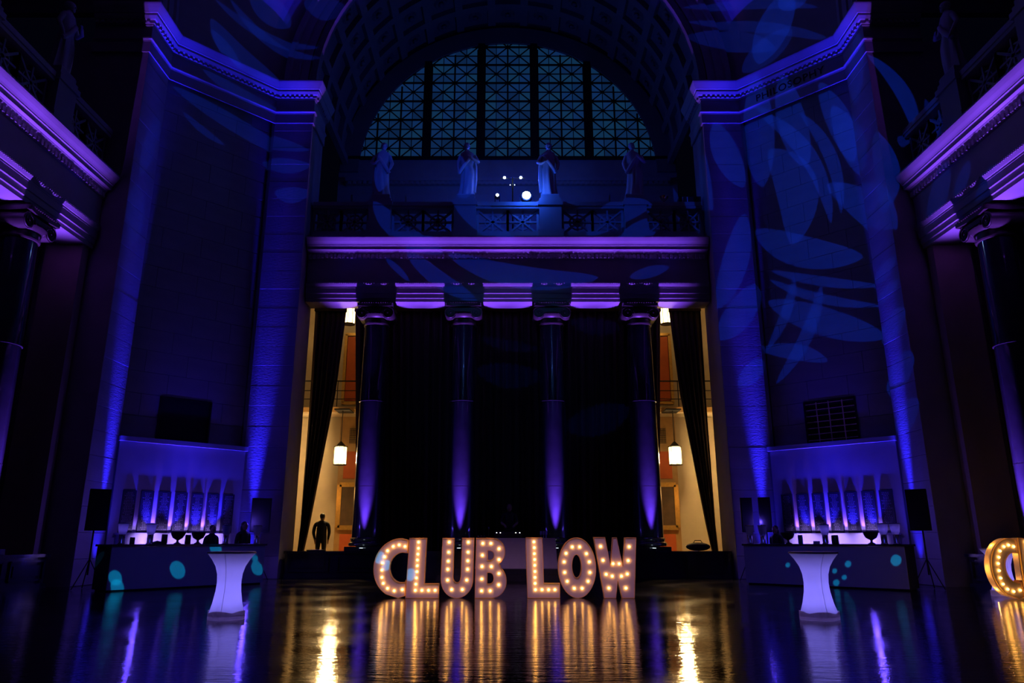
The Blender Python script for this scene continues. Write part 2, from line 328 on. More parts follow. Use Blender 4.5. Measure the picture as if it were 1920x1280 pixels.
# ------------------------------------------------------------------ corner piers
UNIT = MB()
UNIT.add([(-.5,1,-.5),(.5,1,-.5),(.5,1,.5),(-.5,1,.5),(-.5,.12,-.5),(.5,.12,-.5),(.5,.12,.5),(-.5,.12,.5),
          (-.494,0,-.488),(.494,0,-.488),(.494,0,.488),(-.494,0,.488)],
         [(4,5,9,8),(5,6,10,9),(6,7,11,10),(7,4,8,11),(8,9,10,11),(0,1,5,4),(1,2,6,5),(2,3,7,6),(3,0,4,7)])
STONE_ME = UNIT.mesh('stone', STONE)
def stones(parent, o, rot, width, z0, z1, ncol, course=.72, hole=None, edge=.007):
    a = R(rot); c, s = math.cos(a), math.sin(a)
    n = round((z1-z0)/course); h = (z1-z0)/n
    for k in range(n):
        cuts = [-width/2+width*i/ncol for i in range(ncol+1)]
        if k % 2 and ncol > 1:
            sh = width/ncol*.42; cuts = [-width/2]+[q+sh for q in cuts[:-1]]+[width/2]
            cuts = [q for i,q in enumerate(cuts) if i in (0,) or q-cuts[i-1] > .1]
        for i in range(len(cuts)-1):
            x0, x1 = cuts[i], cuts[i+1]; za, zb = z0+k*h, z0+(k+1)*h
            if hole and zb > hole[2]+.02 and za < hole[3]-.02:
                if x0 >= hole[0]-.01 and x1 <= hole[1]+.01: continue
                if x0 < hole[0] < x1: x1 = hole[0] if hole[0]-x0 > .05 else x1
                if x0 < hole[1] < x1: x0 = hole[1]
                if x0 >= hole[0]-.01 and x1 <= hole[1]+.01: continue
            st = bpy.data.objects.new('stone', STONE_ME); xm = (x0+x1)/2; j = random.uniform(-.003,.002)
            st.location = (o[0]+xm*c-j*s, o[1]+xm*s+j*c, (za+zb)/2); st.rotation_euler = (0,0,a)
            st.scale = (x1-x0-edge, .06, h-edge); link(st, parent)

RECESS = .30; DY = -.12
WIN = (-.82, .82, 4.26, 5.66)
FR = {}
for sx, side in ((-1,'left'),(1,'right')):
    root = tag(ob('wall_%s_corner' % side, MB().prism([(sx*7.52,25.05),(sx*8.93,25.05),(sx*9.17,25.29),(sx*12.03,22.43),(sx*11.79,22.19),(sx*11.79,20.785),(sx*14.2,20.785),(sx*14.2,27.2),(sx*7.52,26.75)],0,17.05), STONE),
               'tall pale stone corner pier with a recessed diagonal face, %s side' % side, 'wall', kind='structure')
    ra, rb, rd = 0, -sx*90, -sx*45
    oa = (sx*(HO+CORX)/2, 25.0); obb = (sx*HP, CY+(HO+CORX)/2); md = (sx*(CORX+HP)/2, CY+(CORX+HP)/2)
    FR[side] = (md, rd)
    wA = CORX-HO; wD = (HP-CORX)*math.sqrt(2)
    ad = R(rd); od = (md[0]-math.sin(ad)*RECESS, md[1]+math.cos(ad)*RECESS)
    stones(root, oa, ra, wA, 0.0, 17.0, 1, .71)
    stones(root, obb, rb, wA, 0.0, 17.0, 1, .71)
    stones(root, od, rd, wD-.02, 4.26, 17.0, 3, .71, hole=WIN)
    # dado below the ledge
    d = MB().box(-(wD-.02)/2,(wD-.02)/2,DY,.4,0,4.1); d.box(-(wD+.05)/2,(wD+.05)/2,-.25,.4,4.1,4.24)
    ob('dado', d, STONE_S, root, (md[0],md[1],0), rd)
    # cheeks of the recess
# window openings in the piers
def local(side, s, y, z=0):
    (m, rd) = FR[side]; a = R(rd); return (m[0]+s*math.cos(a)-y*math.sin(a), m[1]+s*math.sin(a)+y*math.cos(a), z)
for i, side in enumerate(('left','right')):
    m, rd = FR[side]
    rv = MB(); x0,x1,z0,z1 = WIN
    rv.box(x0-.03,x1+.03,RECESS+.03,RECESS+.05,z0,z1)
    wo = tag(ob('window_%d' % (i+1), rv, BLACK, None, (m[0],m[1],0), rd), ('black square window opening above the ledge of the left pier','barred square window opening above the ledge of the right pier')[i], 'window', kind='structure')
    fr = MB(); yf = RECESS-.01
    for a_,b_ in (((x0,yf,z0),(x0,yf,z1)),((x1,yf,z0),(x1,yf,z1)),((x0,yf,z1),(x1,yf,z1)),((x0,yf,z0+.01),(x1,yf,z0+.01))): fr.bar(a_,b_,.05,.07)
    ob('window_frame', fr, IRON, wo)
    if i == 1:
        for k in range(7): ob('grille_bar', MB().bar((x0,yf-.01,z0+.12+k*.2),(x1,yf-.01,z0+.12+k*.2),.03,.03), STEEL, wo)
        for q in (-.42,-.02,.42): ob('grille_bar', MB().bar((q,yf,z0),(q,yf,z1),.04,.04), STEEL, wo)

# upper cornice round each pier
UPC = [(-.05,17.0),(.04,17.0),(.05,17.04),(.09,17.08),(.09,17.13),(.02,17.14),(.02,17.60),(.05,17.60),(.05,17.66),(.10,17.66),(.10,17.76),
       (.15,17.78),(.20,17.86),(.21,17.88),(.21,17.96),(.24,17.97),(.25,18.0),(.30,18.1),(.345,18.2),(.36,18.25),(.36,18.29),(-.05,18.32)]
for n, (sx, side) in enumerate(((-1,'left'),(1,'right'))):
    path = [(-13.6,CY+HO),(-HP,CY+HO),(-HP,CY+CORX),(-CORX,CY+HP),(-HO,CY+HP),(-HO,26.7)]
    if sx > 0: path = [(-x,y) for x,y in path[::-1]]
    cor = tag(ob('trim_%d' % (n+1), MB().sweep(UPC, path), STONE_S), 'violet lit moulded cornice crowning the %s corner pier' % side, 'cornice', kind='structure')
    egg = MB()
    for i in range(len(path)-1):
        a_ = Vector(path[i]); b_ = Vector(path[i+1]); L = (b_-a_).length; t = (b_-a_)/L; nn = Vector((t.y,-t.x)); k = max(1,int(L/.17))
        for j in range(k):
            p = a_+t*(L*(j+.5)/k)+nn*.105
            egg.add([p.to_3d()+Vector(((t*u+nn*v).x,(t*u+nn*v).y,z)) for z in (17.665,17.755) for u,v in ((-.05,-.03),(.05,-.03),(.05,.05),(-.05,.05))],
                    [(0,3,2,1),(4,5,6,7),(0,1,5,4),(1,2,6,5),(2,3,7,6),(3,0,4,7)])
    tag(ob('dentil_course', egg, STONE_S, cor), kind='stuff')
    band = MB().sweep([(-.02,16.62),(.035,16.62),(.035,17.0),(-.02,17.0)], path)
    ob('neck_band', band, STONE_S, cor)
# carved word on the frieze of the right pier
tcu = bpy.data.curves.new('inscription','FONT'); tcu.body = 'PHILOSOPHY'; tcu.size = .40; tcu.align_x = 'CENTER'; tcu.extrude = .008; tcu.space_character = 1.12
m, rd = FR['right']; a = R(rd)
to = bpy.data.objects.new('inscription_source', tcu); sc.collection.objects.link(to)
tm = bpy.data.meshes.new_from_object(to.evaluated_get(bpy.context.evaluated_depsgraph_get())); bpy.data.objects.remove(to)
tm.name = 'inscription'; tm.materials.clear(); tm.materials.append(IRON)
ins = bpy.data.objects.new('inscription', tm); link(ins, bpy.data.objects['trim_2'])
p = local('right', 0, -.03); ins.location = (p[0],p[1],17.22); ins.rotation_euler = (R(90),0,a)

# memorial wall behind each bar: slate tablets between lit pilasters
for side in ('left','right'):
    m, rd = FR[side]
    root = thing('memorial_wall', ('memorial wall of slate name tablets between glowing violet strips behind the left bar','memorial wall of slate name tablets between glowing violet strips behind the right bar')[side=='right'], 'memorial', local(side,0,DY), rd)
    ledge = MB().box(-1.75,1.75,-.30,.045,0,1.36); ledge.box(-1.8,1.8,-.33,.045,1.36,1.42)
    ob('ledge', ledge, STONE_S, root)
    for k in range(7):
        c = (k-3)*.51
        t = ob('tablet', MB().box(c-.185,c+.185,-.07,.045,1.425,2.66), TABLET, root)
        tx = MB(); rr = random.Random(k+(10 if side=='right' else 0))
        for q in range(24):
            z = 1.52+q*.046; hw = rr.uniform(.06,.15); 
            x = c-hw
            while x < c+hw-.01:
                l = rr.uniform(.02,.06); tx.add([(x,-.0725,z),(min(x+l,c+hw),-.0725,z),(min(x+l,c+hw),-.0725,z+.017),(x,-.0725,z+.017)],[(0,1,2,3)]); x += l+.012
        tag(ob('incised_names', tx, TEXTM, t), kind='stuff')
    for k in range(6):
        c = (k-2.5)*.51
        ob('pilaster_strip', MB().box(c-.065,c+.065,.02,.045,1.425,2.66), STONE_S, root)
        dim = .12 if (side=='left' and k in (0,5)) or (side=='right' and k==5) else 1.
        if side=='left' and k==5: dim = 0
        if dim: spot('memorial_uplight_lamp', local(side, c, -.075+DY, 1.46), local(side, c, .0+DY, 2.6), (.15,.055,1.0), 200*dim, 50, 1.0, .012)
    for q in (-.9,-.2,.5,1.1): spot('memorial_wash_lamp', local(side, q, -.24+DY, 1.47), local(side, q, .02+DY, 4.3), BLUE, 330, 70, 1.0, .03)
    for q in (-.95,.0,.95): spot('ledge_lamp', local(side, q, -1.1+DY, 1.2), local(side, q, -.3+DY, 1.15), (.34,.22,1.0), 120, 80, .8, .05)  # unseen spots added in front to brighten the ledge
    for q in (-1.6, 1.5): point('back_bar_lamp', local(side, q, -1.9+DY, 1.75), (.12,.06,1.0), 22, .06)  # points added behind the bar so the cups catch violet

# ------------------------------------------------------------------ colonnades, three sides
ENT = [(14.2,12.12),(12.05,12.12),(12.05,12.07),(12.075,12.02),(12.12,11.95),(12.18,11.88),(12.21,11.83),(12.21,11.80),(12.25,11.79),(12.25,11.66),
       (12.37,11.66),(12.38,11.63),(12.42,11.58),(12.45,11.54),(12.47,11.53),(12.47,11.37),(12.50,11.36),(12.50,10.42),(12.41,10.42),(12.41,10.37),(12.45,10.29),
       (12.47,10.28),(12.47,10.23),(12.48,10.23),(12.48,10.02),(12.52,10.01),(12.52,9.84),(12.56,9.83),(12.56,9.71),(13.36,9.71),(13.36,10.6),(14.2,10.6)]
ti = 3
for rot, side in ((0,'back'),(90,'left'),(-90,'right')):
    e = MB(); m = len(ENT)
    e.add([(-HO,d,z) for d,z in ENT]+[(HO,d,z) for d,z in ENT], [(j,j+1,m+j+1,m+j) for j in range(m-1)]+[tuple(range(m)),tuple(range(2*m-1,m-1,-1))])
    o = tag(ob('trim_%d' % ti, e, STONE_S, None, (0,CY,0), rot), 'violet lit entablature over the %s colonnade' % side, 'entablature', kind='structure'); ti += 1
    dn = MB(); x = -HO+.06
    while x < HO-.1:
        dn.box(x,x+.085,12.39,12.475,11.38,11.52); x += .155
    tag(ob('dentil_course', dn, STONE_S, o), kind='stuff')
    bd = MB(); x = -HO+.03
    while x < HO-.05:
        bd.box(x,x+.045,12.385,12.42,10.375,10.425); x += .075
    tag(ob('bead_moulding', bd, STONE_S, o), kind='stuff')
    # end antae and the low wall between the columns
ATT = [(.61,.86),(.61,1.02),(.59,1.02),(.605,1.06),(.605,1.10),(.58,1.14),(.54,1.16),(.53,1.20),(.555,1.23),(.555,1.27),(.52,1.30)]
def column(rot, x, label):
    root = thing('column', label, 'column', bay_pt(rot,x,12.95,0), rot, 'columns of the three colonnades', 'thing')
    b = MB().box(-.62,.62,-.62,.62,.861,1.0); b.lathe(ATT[2:], 32)
    ob('base', b, PARA, root, smooth=40)
    pr = []
    for k in range(13):
        t = k/12; pr.append((.505-.085*t**1.6, 1.29+t*(8.86-1.29)))
    ob('shaft', MB().lathe(pr, 40), COLM, root, smooth=40)
    for z in (3.0,6.0): ob('joint_band', MB().lathe([(.44,z),(.503-.01*z/6,z+.005),(.503-.01*z/6,z+.022),(.44,z+.027)], 40), IRON, root, smooth=40)
    cp = MB().lathe([(.42,8.84),(.46,8.85),(.475,8.89),(.46,8.93),(.43,8.94),(.43,9.06),(.46,9.08),(.55,9.16),(.57,9.22),(.53,9.25)], 40)
    cp.box(-.40,.40,-.46,.46,9.22,9.46)
    c = ob('capital', cp, BRONZE, root, smooth=35)
    for sx_ in (-1,1):
        v = MB()
        # scroll: cushion with a spiral rim
        n = 26
        for yy0,yy1,rr in ((-.47,.47,.215),):
            v.add([(sx_*.47+rr*math.cos(2*math.pi*i/n), yy, 9.26+rr*math.sin(2*math.pi*i/n)) for yy in (yy0,yy1) for i in range(n)],
                  [(i,(i+1)%n,n+(i+1)%n,n+i) for i in range(n)]+[tuple(range(n)),tuple(range(2*n-1,n-1,-1))])
        for yf in (-.485,.485):
            pts = []
            for i in range(44):
                a_ = i/43*2.3*2*math.pi; r_ = .222*(1-i/43*.85); pts.append((sx_*.47+sx_*r_*math.sin(a_), yf, 9.26+r_*math.cos(a_)))
            v.tube(pts, [.022*(1-.5*i/43) for i in range(44)], 6)
            v.ell((sx_*.47,yf,9.26),.035,.03,.035,8,5)
        ob('volute', v, BRONZE, c, smooth=35)
    eg = MB().box(-.27,.27,-.52,.52,9.29,9.34)
    for k in range(6):
        for yf in (-.5,.5): eg.ell((-.22+k*.088,yf,9.24),.034,.04,.05,8,5)
    ob('egg_and_dart', eg, BRONZE, c, smooth=35)
    ab = MB().prism([(-.62,-.60),(-.3,-.53),(.3,-.53),(.62,-.60),(.66,-.52),(.60,0),(.66,.52),(.62,.60),(.3,.53),(-.3,.53),(-.62,.60),(-.66,.52),(-.60,0),(-.66,-.52)],9.5,9.62)
    for k in range(14):
        for yf in (-.56,.56): ab.ell((-.55+k*.085,yf,9.63),.028,.03,.025,6,4)
    ab.box(-.58,.58,-.5,.5,9.62,9.71)
    ob('abacus', ab, BRONZE, root, smooth=35)
    return root
names4 = ('first','second','third','fourth')
for i, x in enumerate(COLX): column(0, x, '%s polished dark marble column from the left in the back colonnade' % names4[i])
column(90, 4.87, 'polished dark marble column of the left side colonnade nearest the corner pier')
column(90, 1.625, 'second polished column of the left side colonnade, cut by the picture edge')
column(-90, -4.87, 'polished dark marble column of the right side colonnade nearest the corner pier')
column(-90, -1.625, 'second polished column of the right side colonnade, cut by the picture edge')

# low parapets, pedestals and steps
def parapet(rot, x0, x1, label):
    r = thing('parapet', label, 'parapet', bay_pt(rot,(x0+x1)/2,12.7,0), rot)
    L = x1-x0; b = MB().box(-L/2,L/2,-.55,.7,0,.12); b.box(-L/2+.02,L/2-.02,-.47,.65,.12,.78)
    ob('body', b, PARA, r)
    ob('coping', MB().box(-L/2,L/2,-.56,.72,.78,.86), PARA, r)
    n = max(1,round(L/1.5)); 
    for k in range(n):
        c = -L/2+(k+.5)*L/n; h = L/n/2-.16
        if h < .08: continue
        p_ = MB()
        for a_,b_ in (((c-h,-.49,.22),(c+h,-.49,.22)),((c-h,-.49,.68),(c+h,-.49,.68)),((c-h,-.49,.22),(c-h,-.49,.68)),((c+h,-.49,.22),(c+h,-.49,.68))): p_.bar(a_,b_,.05,.05)
        p_.box(c-h+.12,c+h-.12,-.5,-.47,.32,.58)
        ob('panel', p_, PARA, r)
    return r
parapet(0,-HO+.03,-.92,'dark panelled parapet carrying the two left columns of the back colonnade')
parapet(0,.92,HO-.03,'dark panelled parapet carrying the two right columns of the back colonnade')
parapet(90,.5,7.08,'dark panelled parapet under the left side colonnade')
parapet(-90,-7.08,-.5,'dark panelled parapet under the right side colonnade')
stp = MB().box(-2.2,2.2,23.7,30,0,.17)
s1 = tag(ob('floor_step', stp, PARA), 'low dark step in front of the DJ table', 'step', kind='structure')
ob('tread', MB().box(-2.1,2.1,24.1,30,.171,.34), PARA, s1)
ob('riser', MB().box(-.9,.9,25.35,26.4,.341,.62), BLACK, s1)
tag(ob('floor_ambulatory', MB().box(-15,15,25.95,31.6,-.29,.34), OAK), 'raised floor of the passage behind the back colonnade', 'floor', kind='structure')

# ------------------------------------------------------------------ balustrade and statues above the cornice
def balustrade(rot, xs, x0, x1, label):
    r = thing('balustrade', label, 'balustrade', bay_pt(rot,0,12.75,12.12), rot)
    ob('base_course', MB().box(x0,x1,-.28,.28,.005,.36), STONE_S, r)
    rl = MB().box(x0,x1,-.24,.24,1.32,1.42); rl.box(x0,x1,-.28,.28,1.42,1.58)
    ob('rail', rl, STONE_S, r)
    edges = [x0]+[q for x in xs for q in (x-.48,x+.48)]+[x1]
    for i in range(0,len(edges),2):
        a_,b_ = edges[i],edges[i+1]
        if b_-a_ < .3: continue
        g = MB(); n = max(1,round((b_-a_)/.95)); wd = (b_-a_)/n
        for k in range(n):
            c = a_+(k+.5)*wd; h = wd/2; z0,z1 = .36,1.32; zm = (z0+z1)/2
            g.bar((c-h,0,z0),(c+h,0,z1),.07,.12); g.bar((c-h,0,z1),(c+h,0,z0),.07,.12); g.bar((c,0,z0),(c,0,z1),.06,.12); g.bar((c-h,0,zm),(c+h,0,zm),.06,.12)
            g.bar((c-h,0,z0),(c-h,0,z1),.09,.14); g.bar((c+h,0,z0),(c+h,0,z1),.09,.14)
            for rr in (.30,.15):
                pts = [(c+rr*math.cos(t*math.pi/8),0,zm+rr*math.sin(t*math.pi/8)) for t in range(17)]; g.tube(pts,.035,6)
        ob('pierced_panel', g, STONE_S, r)
    for x in xs:
        pd = MB().box(x-.48,x+.48,-.42,.42,.005,.4); pd.box(x-.42,x+.42,-.36,.36,.4,1.4); pd.box(x-.48,x+.48,-.42,.42,1.4,1.56); pd.box(x-.42,x+.42,-.36,.36,1.56,1.7); pd.box(x-.36,x+.36,-.32,.32,1.7,1.86)
        ob('pedestal', pd, STONE_S, r)
balustrade(0, COLX, -HO+.05, HO-.05, 'pierced stone balustrade with four pedestals above the back entablature')
balustrade(90, COLX[2:], -.6, HO-.05, 'pierced stone balustrade above the left side entablature')
balustrade(-90, COLX[:2], -HO+.05, .6, 'pierced stone balustrade above the right side entablature')

def statue(rot, x, label, v):
    r = thing('statue', label, 'statue', bay_pt(rot,x,12.75,13.98), rot, 'statues on the balustrades')
    rr = random.Random(v); lean = (-.05,.05,-.03,.06)[v%4]; ph = rr.uniform(0,6)
    H = [(0,.30,.26),(.12,.31,.26),(.5,.27,.22),(.9,.26,.20),(1.15,.25,.19),(1.35,.22,.17),(1.6,.26,.18),(1.8,.28,.17),(1.93,.24,.14),(2.0,.12,.10),(2.08,.075,.075)]
    n = 32; vs_ = []; fs = []
    for z,rx,ry in H:
        amp = .10 if z < 1.3 else (.03 if z < 1.9 else 0)
        for i in range(n):
            a_ = 2*math.pi*i/n; f = 1+amp*math.sin(7*a_+ph+z*.8)+amp*.5*math.sin(12*a_-z*1.5)
            off = lean*math.sin(z*1.4); fwd = -.08*math.exp(-((z-.7)/.3)**2)*(1 if math.sin(a_)<0 and math.cos(a_)*(1 if v%2 else -1)>0 else 0)
            vs_.append((off+rx*f*math.cos(a_), ry*f*math.sin(a_)+fwd, z))
    m_ = len(H); fs = [(k*n+i,k*n+(i+1)%n,(k+1)*n+(i+1)%n,(k+1)*n+i) for k in range(m_-1) for i in range(n)]+[tuple(range(n-1,-1,-1)),tuple(range((m_-1)*n,m_*n))]
    b = MB().add(vs_,fs); ho = lean*math.sin(2.9)
    b.ell((ho,-.02,2.22),.115,.135,.165,14,10); b.ell((ho,-.155,2.2),.02,.03,.035,8,6); b.ell((ho,-.11,2.10),.06,.05,.06,8,6)
    for s_ in (-1,1): b.ell((ho+s_*.045,-.13,2.245),.02,.015,.014,6,4); b.ell((ho+s_*.115,0,2.21),.02,.03,.045,6,4)
    b.ell((ho,.03,2.28),.13,.14,.13,12,8)
    arms = ((( -.27,0,1.80),(-.40,-.05,1.5),(-.28,-.26,1.34),(-.16,-.32,1.40)), ((.27,0,1.80),(.38,.02,1.48),(.34,-.14,1.2),(.30,-.2,1.1)))
    if v%2: arms = (((-.27,0,1.80),(-.38,.02,1.5),(-.36,-.12,1.2),(-.33,-.16,1.08)), ((.27,0,1.8),(.41,-.06,1.52),(.28,-.27,1.5),(.14,-.33,1.62)))
    for A in arms:
        b.tube([(p_[0]+lean,p_[1],p_[2]) for p_ in A],[.085,.075,.055,.035],10)
        e_ = Vector(A[-1])+Vector((lean,0,0)); dr = (Vector(A[-1])-Vector(A[-2])).normalized()
        for k in range(5): q = Vector(((k-2)*.016,0,(k-2)*.008)); b.tube([e_+q, e_+q+dr*(.10-.01*abs(k-2)), e_+q+dr*(.13-.01*abs(k-2))+Vector((0,.02,-.02))],[.014,.012,.008],6)
    # cloak thrown over one shoulder
    sd = 1 if v%2 else -1
    b.tube([(sd*.24,.05,1.88),(sd*.12,-.19,1.6),(-sd*.10,-.23,1.25),(-sd*.26,-.14,1.0)],[.08,.07,.075,.07],8)
    b.tube([(sd*.26,.06,1.88),(sd*.33,.1,1.4),(sd*.33,.08,.8),(sd*.30,.05,.25)],[.07,.09,.10,.09],8)
    ob('figure', b, MARBLE_W, r, smooth=60)
    ob('plinth', MB().box(-.34,.34,-.30,.30,0.0,.04), MARBLE_W, r)
    return r
for i,x in enumerate(COLX): statue(0,x,('robed stone statue farthest left above the back colonnade','robed stone statue left of the bright stage lights','robed stone statue just right of the bright stage lights','robed stone statue farthest right above the back colonnade')[i],i)
statue(90,4.87,'shadowed robed statue above the left side colonnade',5)
statue(-90,-4.87,'shadowed robed statue above the right side colonnade',6)

# ------------------------------------------------------------------ upper walls, arches, vaults, dome
ZS = 18.3
def arch_bay(rot, side):
    wl = tag(ob('wall_%s' % side, MB().box(-HO-.4,HO+.4,17.75,18.2,.3,18.45), STONE, None, (0,CY,0), rot), '%s wall below the great arched window' % side, 'wall', kind='structure')
    tag(ob('floor_%s_gallery' % side, MB().box(-HO,HO,13.2,17.74,11.6,12.1), STONE, None, (0,CY,0), rot),'stone gallery floor behind the %s balustrade' % side,'floor',kind='structure')
    lg = MB().box(-HO,HO,17.45,17.8,17.2,17.35); lg.box(-HO,HO,17.55,17.8,17.05,17.2); ob('sill_cornice', lg, STONE_S, wl)
    dp = MB(); x=-HO+.1
    while x < HO-.2:
        dp.box(x,x+.12,17.5,17.6,17.05,17.2); x += .24
    tag(ob('dentil_course', dp, STONE_S, wl), kind='stuff')
    pd = MB()
    for k in range(6):
        c = -6.2+k*2.48; pd.box(c-.95,c+.95,17.70,17.78,14.4,16.6); 
    ob('wall_panels', pd, STONE_S, wl)
    if side == 'back': return wl
    ob('lunette_wall', MB().box(-HO-.4,HO+.4,17.75,18.2,18.45,27), PLASTER, wl)
    return wl
for rot, side in ((0,'back'),(90,'left'),(-90,'right')): arch_bay(rot, side)

ceil = tag(ob('ceiling', MB().lathe([(HP*math.cos(R(t)), 27.0+HP*math.sin(R(t))) for t in range(0,90,6)]+[(.02,27.0+HP)], 48, (0,CY,0)), PLASTER, smooth=40), 'dark domed ceiling with coffered arches over the hall', 'ceiling', kind='structure')
RP = 14.62
for q, az0 in enumerate((135,45)):
    v=[]; f=[]; ne,na = 22,24
    for i in range(ne+1):
        el = R(35.8)*i/ne; rxy = RP*math.cos(el); lim = 45.0-math.degrees(math.acos(min(1,HP/rxy)))
        for j in range(na+1):
            az = R(az0-lim+2*lim*j/na); v.append((rxy*math.cos(az), CY+rxy*math.sin(az), ZS+RP*math.sin(el)))
    f = [(i*(na+1)+j,i*(na+1)+j+1,(i+1)*(na+1)+j+1,(i+1)*(na+1)+j) for i in range(ne) for j in range(na)]
    ob('pendentive', MB().add(v,f), STONE, ceil, smooth=60)
for rot, side in ((0,'back'),(90,'left'),(-90,'right')):
    # archivolt on the face of the arch
    n = 56; prof = [(HO,HP+.25),(HO,HP),(HO+.28,HP),(HO+.30,HP-.06),(HO+.62,HP-.06),(HO+.64,HP-.12),(HO+.95,HP-.12),(HO+1.0,HP-.2),(HO+1.18,HP-.2),(HO+1.24,HP+.25)]
    v = [(r_*math.cos(math.pi*i/n), d_, ZS+r_*math.sin(math.pi*i/n)) for i in range(n+1) for r_,d_ in prof]; m_ = len(prof)
    ob('archivolt', MB().add(v,[(i*m_+j,i*m_+j+1,(i+1)*m_+j+1,(i+1)*m_+j) for i in range(n) for j in range(m_-1)]), STONE_S, ceil, (0,CY,0), rot, smooth=30)
    # coffered barrel vault
    v = [(( HO+.22)*math.cos(math.pi*i/n), d_, ZS+(HO+.22)*math.sin(math.pi*i/n)) for i in range(n+1) for d_ in (HP,18.2)]
    ob('vault_shell', MB().add(v,[(i*2,i*2+1,i*2+3,i*2+2) for i in range(n)]), PLASTER, ceil, (0,CY,0), rot, smooth=40)
    NA, rows = 15, (HP+.1,13.3,14.85,16.4,17.95)
    rib = MB()
    for d_ in rows:
        pts = [((HO+.1)*math.cos(math.pi*i/40),d_,ZS+(HO+.1)*math.sin(math.pi*i/40)) for i in range(41)]
        for i in range(40):
            A = Vector(pts[i]); B = Vector(pts[i+1]); up = Vector((A.x+B.x,0,A.z+B.z-2*ZS)).normalized(); rib.bar(A,B,.36,.24,up)
    for k in range(NA+1):
        a_ = math.pi*k/NA; A = Vector(((HO+.1)*math.cos(a_),HP+.1,ZS+(HO+.1)*math.sin(a_))); rib.bar(A,A+Vector((0,6.2,0)),.36,.24,(math.cos(a_),0,math.sin(a_)))
    ob('coffer_ribs', rib, PLASTER, ceil, (0,CY,0), rot)
    ros = MB()
    for k in range(12):
        a0,a1 = 2*math.pi*k/12, 2*math.pi*(k+1)/12
        ros.add([(.34*math.cos(a0),.34*math.sin(a0),0),(.34*math.cos(a1),.34*math.sin(a1),0),(.27*math.cos(a1),.27*math.sin(a1),.12),(.27*math.cos(a0),.27*math.sin(a0),.12),
                 (.17*math.cos(a1),.17*math.sin(a1),.06),(.17*math.cos(a0),.17*math.sin(a0),.06)],[(0,1,2,3),(3,2,4,5)])
    ros.ell((0,0,.08),.11,.11,.09,8,5); rme = ros.mesh('rosette', PLASTER, 40)
    for k in range(2,NA-2) if rot == 0 else (range(2,8) if rot==-90 else range(7,13)):
        a_ = math.pi*(k+.5)/NA
        for j in range(4):
            dm = (rows[j]+rows[j+1])/2; o = bpy.data.objects.new('rosette', rme); link(o, ceil)
            p = bay_pt(rot,(HO+.21)*math.cos(a_),dm,ZS+(HO+.21)*math.sin(a_)); o.location = p
            nrm = Matrix.Rotation(R(rot),3,'Z') @ Vector((-math.cos(a_),0,-math.sin(a_))); o.rotation_euler = nrm.to_track_quat('Z','Y').to_euler()

# ------------------------------------------------------------------ the great lunette window
WY, WR, WZ, SILL = 31.0, 7.02, 17.75, 18.5
PANE = [mat('night_glass_%d'%i, (.01,.02,.03), .25, emit=c, estr=1., var=.1) for i,c in enumerate(((.0040,.024,.072),(.0035,.018,.066),(.0045,.027,.070),(.003,.015,.054),(.0040,.022,.084)))]
win = thing('window_3', 'great arched window of dusk blue panes with star shaped glazing bars', 'window', (0,WY,0), kind='structure')
def arcx(z): return math.sqrt(max(0,WR*WR-(z-WZ)**2))
CELL = 1.085; HC = CELL*.925; MW = .17
bars = MB(); secx = []
# five lights divided by four wide mullions
MULX = [-3.83,-1.275,1.275,3.83]
for xm in MULX:
    zt = WZ+arcz if False else WZ+math.sqrt(WR*WR-xm*xm)
    ob('mullion', MB().box(xm-MW,xm+MW,-.12,.12,SILL,zt), IRON, win)
edges = [-7.4]+MULX+[7.4]
rows_z = [SILL+HC*k for k in range(8)]
def clip_poly(poly):
    """clip a convex polygon to the window's round head (fine polygon half-planes)"""
    N = 40
    for i in range(N):
        a0 = math.pi*(i+.5)/N; nx,nz = math.cos(a0),math.sin(a0); out=[]
        for k in range(len(poly)):
            A,B = poly[k],poly[(k+1)%len(poly)]; da = A[0]*nx+(A[1]-WZ)*nz-WR; db = B[0]*nx+(B[1]-WZ)*nz-WR
            if da<=0: out.append(A)
            if (da<0)!=(db<0) and abs(da-db)>1e-9: t=da/(da-db); out.append((A[0]+t*(B[0]-A[0]),A[1]+t*(B[1]-A[1])))
        poly = out
        if len(poly)<3: return None
    return poly
def inside(x,z): return x*x+(z-WZ)**2 < (WR-.02)**2
def cbar(x0,z0,x1,z1,w_,d_):
    # keep the portion inside the arch
    n=24; pts=[(x0+(x1-x0)*i/n,z0+(z1-z0)*i/n) for i in range(n+1)]; ins=[p for p in pts if inside(*p)]
    if len(ins)>=2: bars.bar((ins[0][0],0,ins[0][1]),(ins[-1][0],0,ins[-1][1]),w_,d_)
